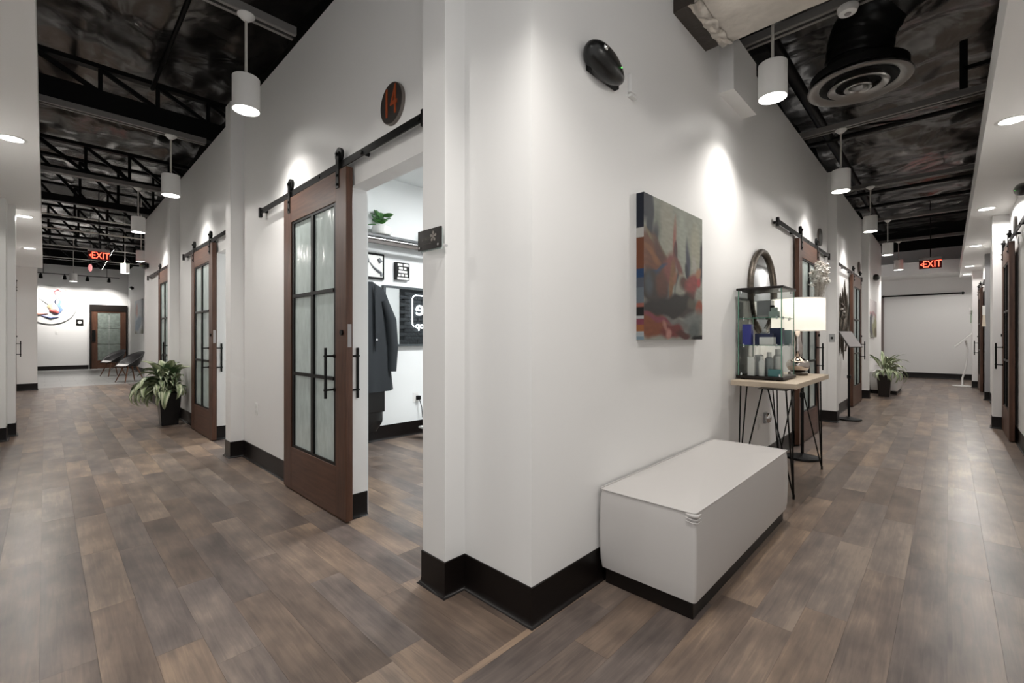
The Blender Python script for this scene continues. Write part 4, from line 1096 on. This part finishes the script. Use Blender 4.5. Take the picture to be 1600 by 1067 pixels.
# round wall art in the lobby
t = thing('round_wall_art', 'large round white wall art with colourful curved figure', 'wall art', (.14, 23.9, 2.42))
part('disc', MB().cyl((0, 0, 0), (0, -.03, 0), .70, n=64), M['white'], t, 40)
part('rim', MB().tube([(.70 * math.cos(2 * math.pi * i / 64), -.02, .70 * math.sin(2 * math.pi * i / 64)) for i in range(64)], .012, 8, True), M['packgrey'], t, 60)
def pc(n_, c): return mat(n_, c, .5)
def flat(pts, r, m, nm='brush_stroke'):
    part(nm, MB().tube([(x, -.034, z) for x, z in pts], r, 6), m, t, 60)
flat([(.28, .50), (.20, .58), (.10, .50), (.14, .40), (.22, .44)], [.01, .03, .03, .03, .01], pc('stroke_pink', (.62, .28, .30)))
flat([(.20, .30), (.26, .15), (.22, 0), (.28, -.15), (.20, -.35)], [.01, .035, .05, .06, .01], pc('stroke_blue', (.20, .32, .60)))
flat([(.16, .25), (.12, .12), (.16, 0)], [.008, .025, .008], pc('stroke_dark', (.03, .04, .08)))
flat([(.06, .12), (-.02, -.05), (.05, -.2)], [.02, .08, .04], pc('stroke_tan', (.62, .48, .28)))
flat([(-.02, -.18), (.12, -.22), (.2, -.3)], [.05, .10, .05], pc('stroke_red', (.50, .10, .09)))
flat([(-.55, -.32), (-.3, -.36), (-.05, -.32)], [.01, .05, .02], pc('stroke_brown', (.45, .22, .17)))
flat([(-.22, -.40), (0, -.48), (.22, -.44)], [.02, .05, .02], pc('stroke_navy', (.10, .13, .32)))
flat([(-.35, .28), (-.02, -.02)], [.006, .018], pc('stroke_black', (.02, .02, .02)))
t = thing('framed_notice', 'small square black framed print beside the lobby door', 'picture', (.93, 23.9, 1.80))
part('frame', MB().box(-.10, .10, -.02, 0, -.11, .11), M['black'], t); part('print', MB().cyl((0, -.021, .0), (0, -.023, 0), .06, n=20), M['packwhite'], t)
# tablet stand
t = thing('tablet_stand', 'white tablet stand with curved pole at the end wall of right corridor', 'tablet stand', (15.9, -.25, 0), 180)
part('base', MB().lathe([(.19, 0), (.19, .012), (.05, .02)], 36), M['white'], t, 40)
part('pole', MB().tube([(0, 0, .01), (0, .02 - .10 * .2, .2), (0, .06, .45), (0, .085, .75), (0, .09, .95), (0, .06, 1.13)], .018, 12), M['white'], t, 60)
p = part('tablet', MB().box(-.17, .17, -.02, .02, -.26, .26), M['white'], t, bevel=.008); p.location = (0, .04, 1.17); p.rotation_euler = (R(-42), 0, 0)
part('screen', MB().box(-.15, .15, -.0215, -.02, -.23, .23), M['darkpane'], p)
# small things on the right edge wall
t = thing('wall_flower', 'white flower sconce on the far right wall above the tablet stand', 'decoration', (15.55, -.41, 1.86), 180)
for k in range(6):
    a = k * math.pi / 3; part('petal', MB().ell((.05 * math.cos(a), -.03, .05 * math.sin(a)), .04, .02, .04, 10, 8), M['packwhite'], t, 60)
part('stem', MB().tube([(0, 0, 0), (.02, -.02, -.12), (0, -.02, -.3)], .006, 6), M['greenleaf'], t, 60)
t = thing('hanging_tag', 'cream paper tag on a white hook at the grey column', 'tag', (12.58, -.49, 1.66), -90)
part('hook', MB().box(-.02, .02, -.03, 0, -.02, .16), M['packwhite'], t); part('paper', MB().prism([(-.015, -.02), (.015, -.02), (.028, -.24), (-.028, -.24)], 'y', -.03, -.02), mat('cream_paper', (.60, .52, .42), .7), t)

# ================================================================== INSIDE THE ROOM
YB = 4.79
t = thing('wall_shelf', 'dark shelf with chrome edge on the back wall of the open room', 'shelf', (2.0, YB, 2.33))
part('board', MB().box(0, 1.9, -.22, 0, 0, .03), mat('shelf_dark', (.06, .065, .07), .3), t, bevel=.003)
part('edge_bar', MB().cyl((0, -.225, -.025), (1.9, -.225, -.025), .012, n=12), M['chrome'], t, 40)
part('lower_rail', MB().box(0, 1.9, -.22, -.19, -.075, -.04), mat('shelf_brown', (.05, .035, .028), .4), t)
t = thing('shelf_plant', 'small green plant in white bowl on the wall shelf', 'plant', (2.68, YB - .12, 2.36))
part('bowl', MB().lathe([(.06, 0), (.10, .02), (.115, .07), (.10, .11), (.095, .11)], 28), M['packwhite'], t, 40)
rl = random.Random(8)
lm = MB().ell((.055, 0, 0), .055, .045, .008, 12, 8).mesh('leaf', M['greenleaf'], 60)
for i in range(16):
    o = link('leaf', lm, t); a = rl.random() * 6.28; o.location = (.07 * rl.random() * math.cos(a), .07 * rl.random() * math.sin(a), .12 + .13 * rl.random()); o.rotation_euler = (rl.uniform(-.4, .4), rl.uniform(-1.2, .1), a)
t = thing('grey_box', 'grey ribbed box on the wall shelf behind the room sign', 'box', (3.36, YB - .11, 2.36))
part('body', MB().box(-.08, .08, -.08, .08, 0, .17), M['packgrey'], t, bevel=.006); part('band', MB().box(-.082, .082, -.082, .082, .06, .075), M['packwhite'], t)
# framed photo
t = thing('framed_photo', 'black framed black and white picture beside the coat', 'picture', (2.60, YB, 2.03))
part('frame', MB().box(-.16, .17, -.03, 0, -.15, .15), M['black'], t, bevel=.003)
part('mount', MB().box(-.135, .145, -.032, -.03, -.125, .125), M['packwhite'], t)
pm = pc('print_grey', (.16, .17, .18))
def pr(pts, r): part('print_shape', MB().tube([(x, -.0325, z) for x, z in pts], r, 6), pm, t, 60)
pr([(.09, .09), (.12, .05)], [.02, .028]); pr([(-.02, .04), (.03, -.02), (.11, -.07)], [.006, .012, .018]); pr([(-.05, .08), (-.03, .03)], [.018, .008]); pr([(.12, -.06), (.135, -.11)], [.012, .02])
# letter board
t = thing('letter_board', 'small black letter board with five white lines above the mirror', 'sign', (3.01, YB, 2.005))
part('board', MB().box(-.095, .095, -.045, 0, -.105, .105), M['black'], t, bevel=.003)
for k, segs in enumerate((((-.07, -.005), (.01, .08)), ((-.055, .0), (.015, .05)), ((-.06, .06),), ((-.065, -.03), (-.02, .015), (.03, .065)), ((-.075, .08),))):
    for a_, b_ in segs: part('white_line', MB().box(a_, b_, -.047, -.045, .062 - k * .041, .090 - k * .041), M['packwhite'], t)
# wall mirror
t = thing('wall_mirror', 'rectangular mirror in charcoal frame beside the hanging coat', 'mirror', (2.75, YB, 1.10))
part('frame', MB().box(0, .03, -.05, 0, 0, .72).box(1.17, 1.2, -.05, 0, 0, .72).box(.03, 1.17, -.05, 0, 0, .025).box(.03, 1.17, -.05, 0, .695, .72), mat('charcoal_frame', (.06, .07, .075), .4), t)
part('mirror_glass', MB().box(.03, 1.17, -.03, -.02, .025, .695), M['mirror'], t)
# neon on the brick wall (faces +y, seen through the mirror)
t = thing('neon_sign', 'white neon sign on dark brick seen in the room mirror', 'neon sign', (5.92, 1.435, 1.76), 180)
cor = []
W2, H2, rc = .57, .335, .09
for (cx, cz, a0) in ((W2 - rc, H2 - rc, 0), (-W2 + rc, H2 - rc, 90), (-W2 + rc, -H2 + rc, 180), (W2 - rc, -H2 + rc, 270)):
    for k in range(7): a = R(a0 + 15 * k); cor.append((cx + rc * math.cos(a), -.015, cz + rc * math.sin(a)))
part('tube_frame', MB().tube(cor[23:28] + cor[0:19], .010, 8), M['neon'], t, 60)
text('tube_letters', 'Ve', .46, .008, M['neon'], t, (.25, -.02, .06), (R(90), 0, 0))
text('tube_letters', 'hop', .20, .008, M['neon'], t, (.34, -.02, -.30), (R(90), 0, 0))
t = thing('sofa_back', 'low grey tufted seat back seen in the room mirror', 'seat', (5.05, 1.75, 0))
m2 = MB()
for k in range(3): m2.ell((k * .30, 0, .92), .16, .09, .16, 16, 10)
part('cushions', m2, M['packgrey'], t, 60); part('body', MB().box(-.16, .76, -.1, .1, 0, .90), M['packgrey'], t, bevel=.02)
# coat and bag on wall hooks
t = thing('hanging_coat', 'dark charcoal coat hanging on the room wall behind the door', 'coat', (2.50, YB - .14, 0))
def coatfn(u, v):
    a = 2 * math.pi * u; z = .60 + 1.22 * v
    wv = .13 + .17 * (1 - v) if v < .86 else (.13 + .17 * .14) * math.sqrt(max(.02, 1 - ((v - .86) / .14) ** 2))
    if .55 < v < .86: wv = .21 - .03 * (v - .55)
    wv = {0: 1}.get(0) * (.30 - .07 * v if v < .8 else (.244) * math.sqrt(max(.03, 1 - ((v - .8) / .205) ** 2)))
    d = .085 + .02 * (1 - v)
    fo = 1 + .10 * math.sin(a * 7 + 2 * v) * (1 - v) + .05 * math.sin(a * 4 - 5 * v)
    return (wv * math.cos(a) * fo, d * math.sin(a) * fo, z)
part('body', MB().surf(coatfn, 64, 30, True), M['coat'], t, 60)
part('sleeve', MB().tube([(.17, -.05, 1.62), (.24, -.08, 1.40), (.265, -.085, 1.10), (.255, -.08, .82)], [.05, .065, .06, .05], 16), M['coat'], t, 60)
part('lapel', MB().prism([(.02, 1.78), (.12, 1.45), (.03, 1.05)], 'y', -.125, -.11), M['coat'], t)
part('button', MB().cyl((.04, -.13, 1.18), (.04, -.12, 1.18), .012, n=12), M['chrome'], t, 40)
part('hook', MB().tube([(0, .14, 1.88), (0, .05, 1.86), (0, .03, 1.82)], .008, 8), M['black'], t, 40)
t = thing('shoulder_bag', 'black bag hanging below the dark coat', 'bag', (2.52, YB - .13, .15))
def bagfn(u, v):
    a = 2 * math.pi * u; r = min(1, .55 + v * 2.2) if v < .2 else 1
    return (.165 * math.cos(a) * r, .08 * math.sin(a) * r, .50 * v)
m2 = MB().surf(bagfn, 40, 16, True); n0 = len(m2.v)
part('pouch', m2, M['pot'], t, 60); part('flap', MB().box(-.15, .15, -.086, -.07, .22, .5), M['pot'], t, bevel=.01)
# outlet with plug, low white table
t = thing('wall_outlet', 'white wall outlet with black plug and cord inside the room', 'outlet', (3.22, YB, .46))
part('cover_plate', MB().box(-.04, .04, -.007, 0, -.06, .06), M['white'], t, bevel=.003)
part('plug', MB().box(0, .05, -.05, -.006, -.03, .02), M['black'], t, bevel=.006)
part('cord', MB().tube([(.03, -.04, -.02), (.05, -.06, -.12), (.07, -.05, -.25), (.14, -.06, -.36), (.25, -.08, -.42)], .005, 6), M['black'], t, 60)
t = thing('low_platform', 'low white platform corner on the room floor', 'platform', (3.10, 4.05, 0))
part('top', MB().box(0, .6, 0, .5, .125, .15), M['packwhite'], t, bevel=.004)
for x in (.05, .55):
    for y in (.05, .45): part('foot', MB().cyl((x, y, 0), (x, y, .126), .02, n=12), M['black'], t, 40)
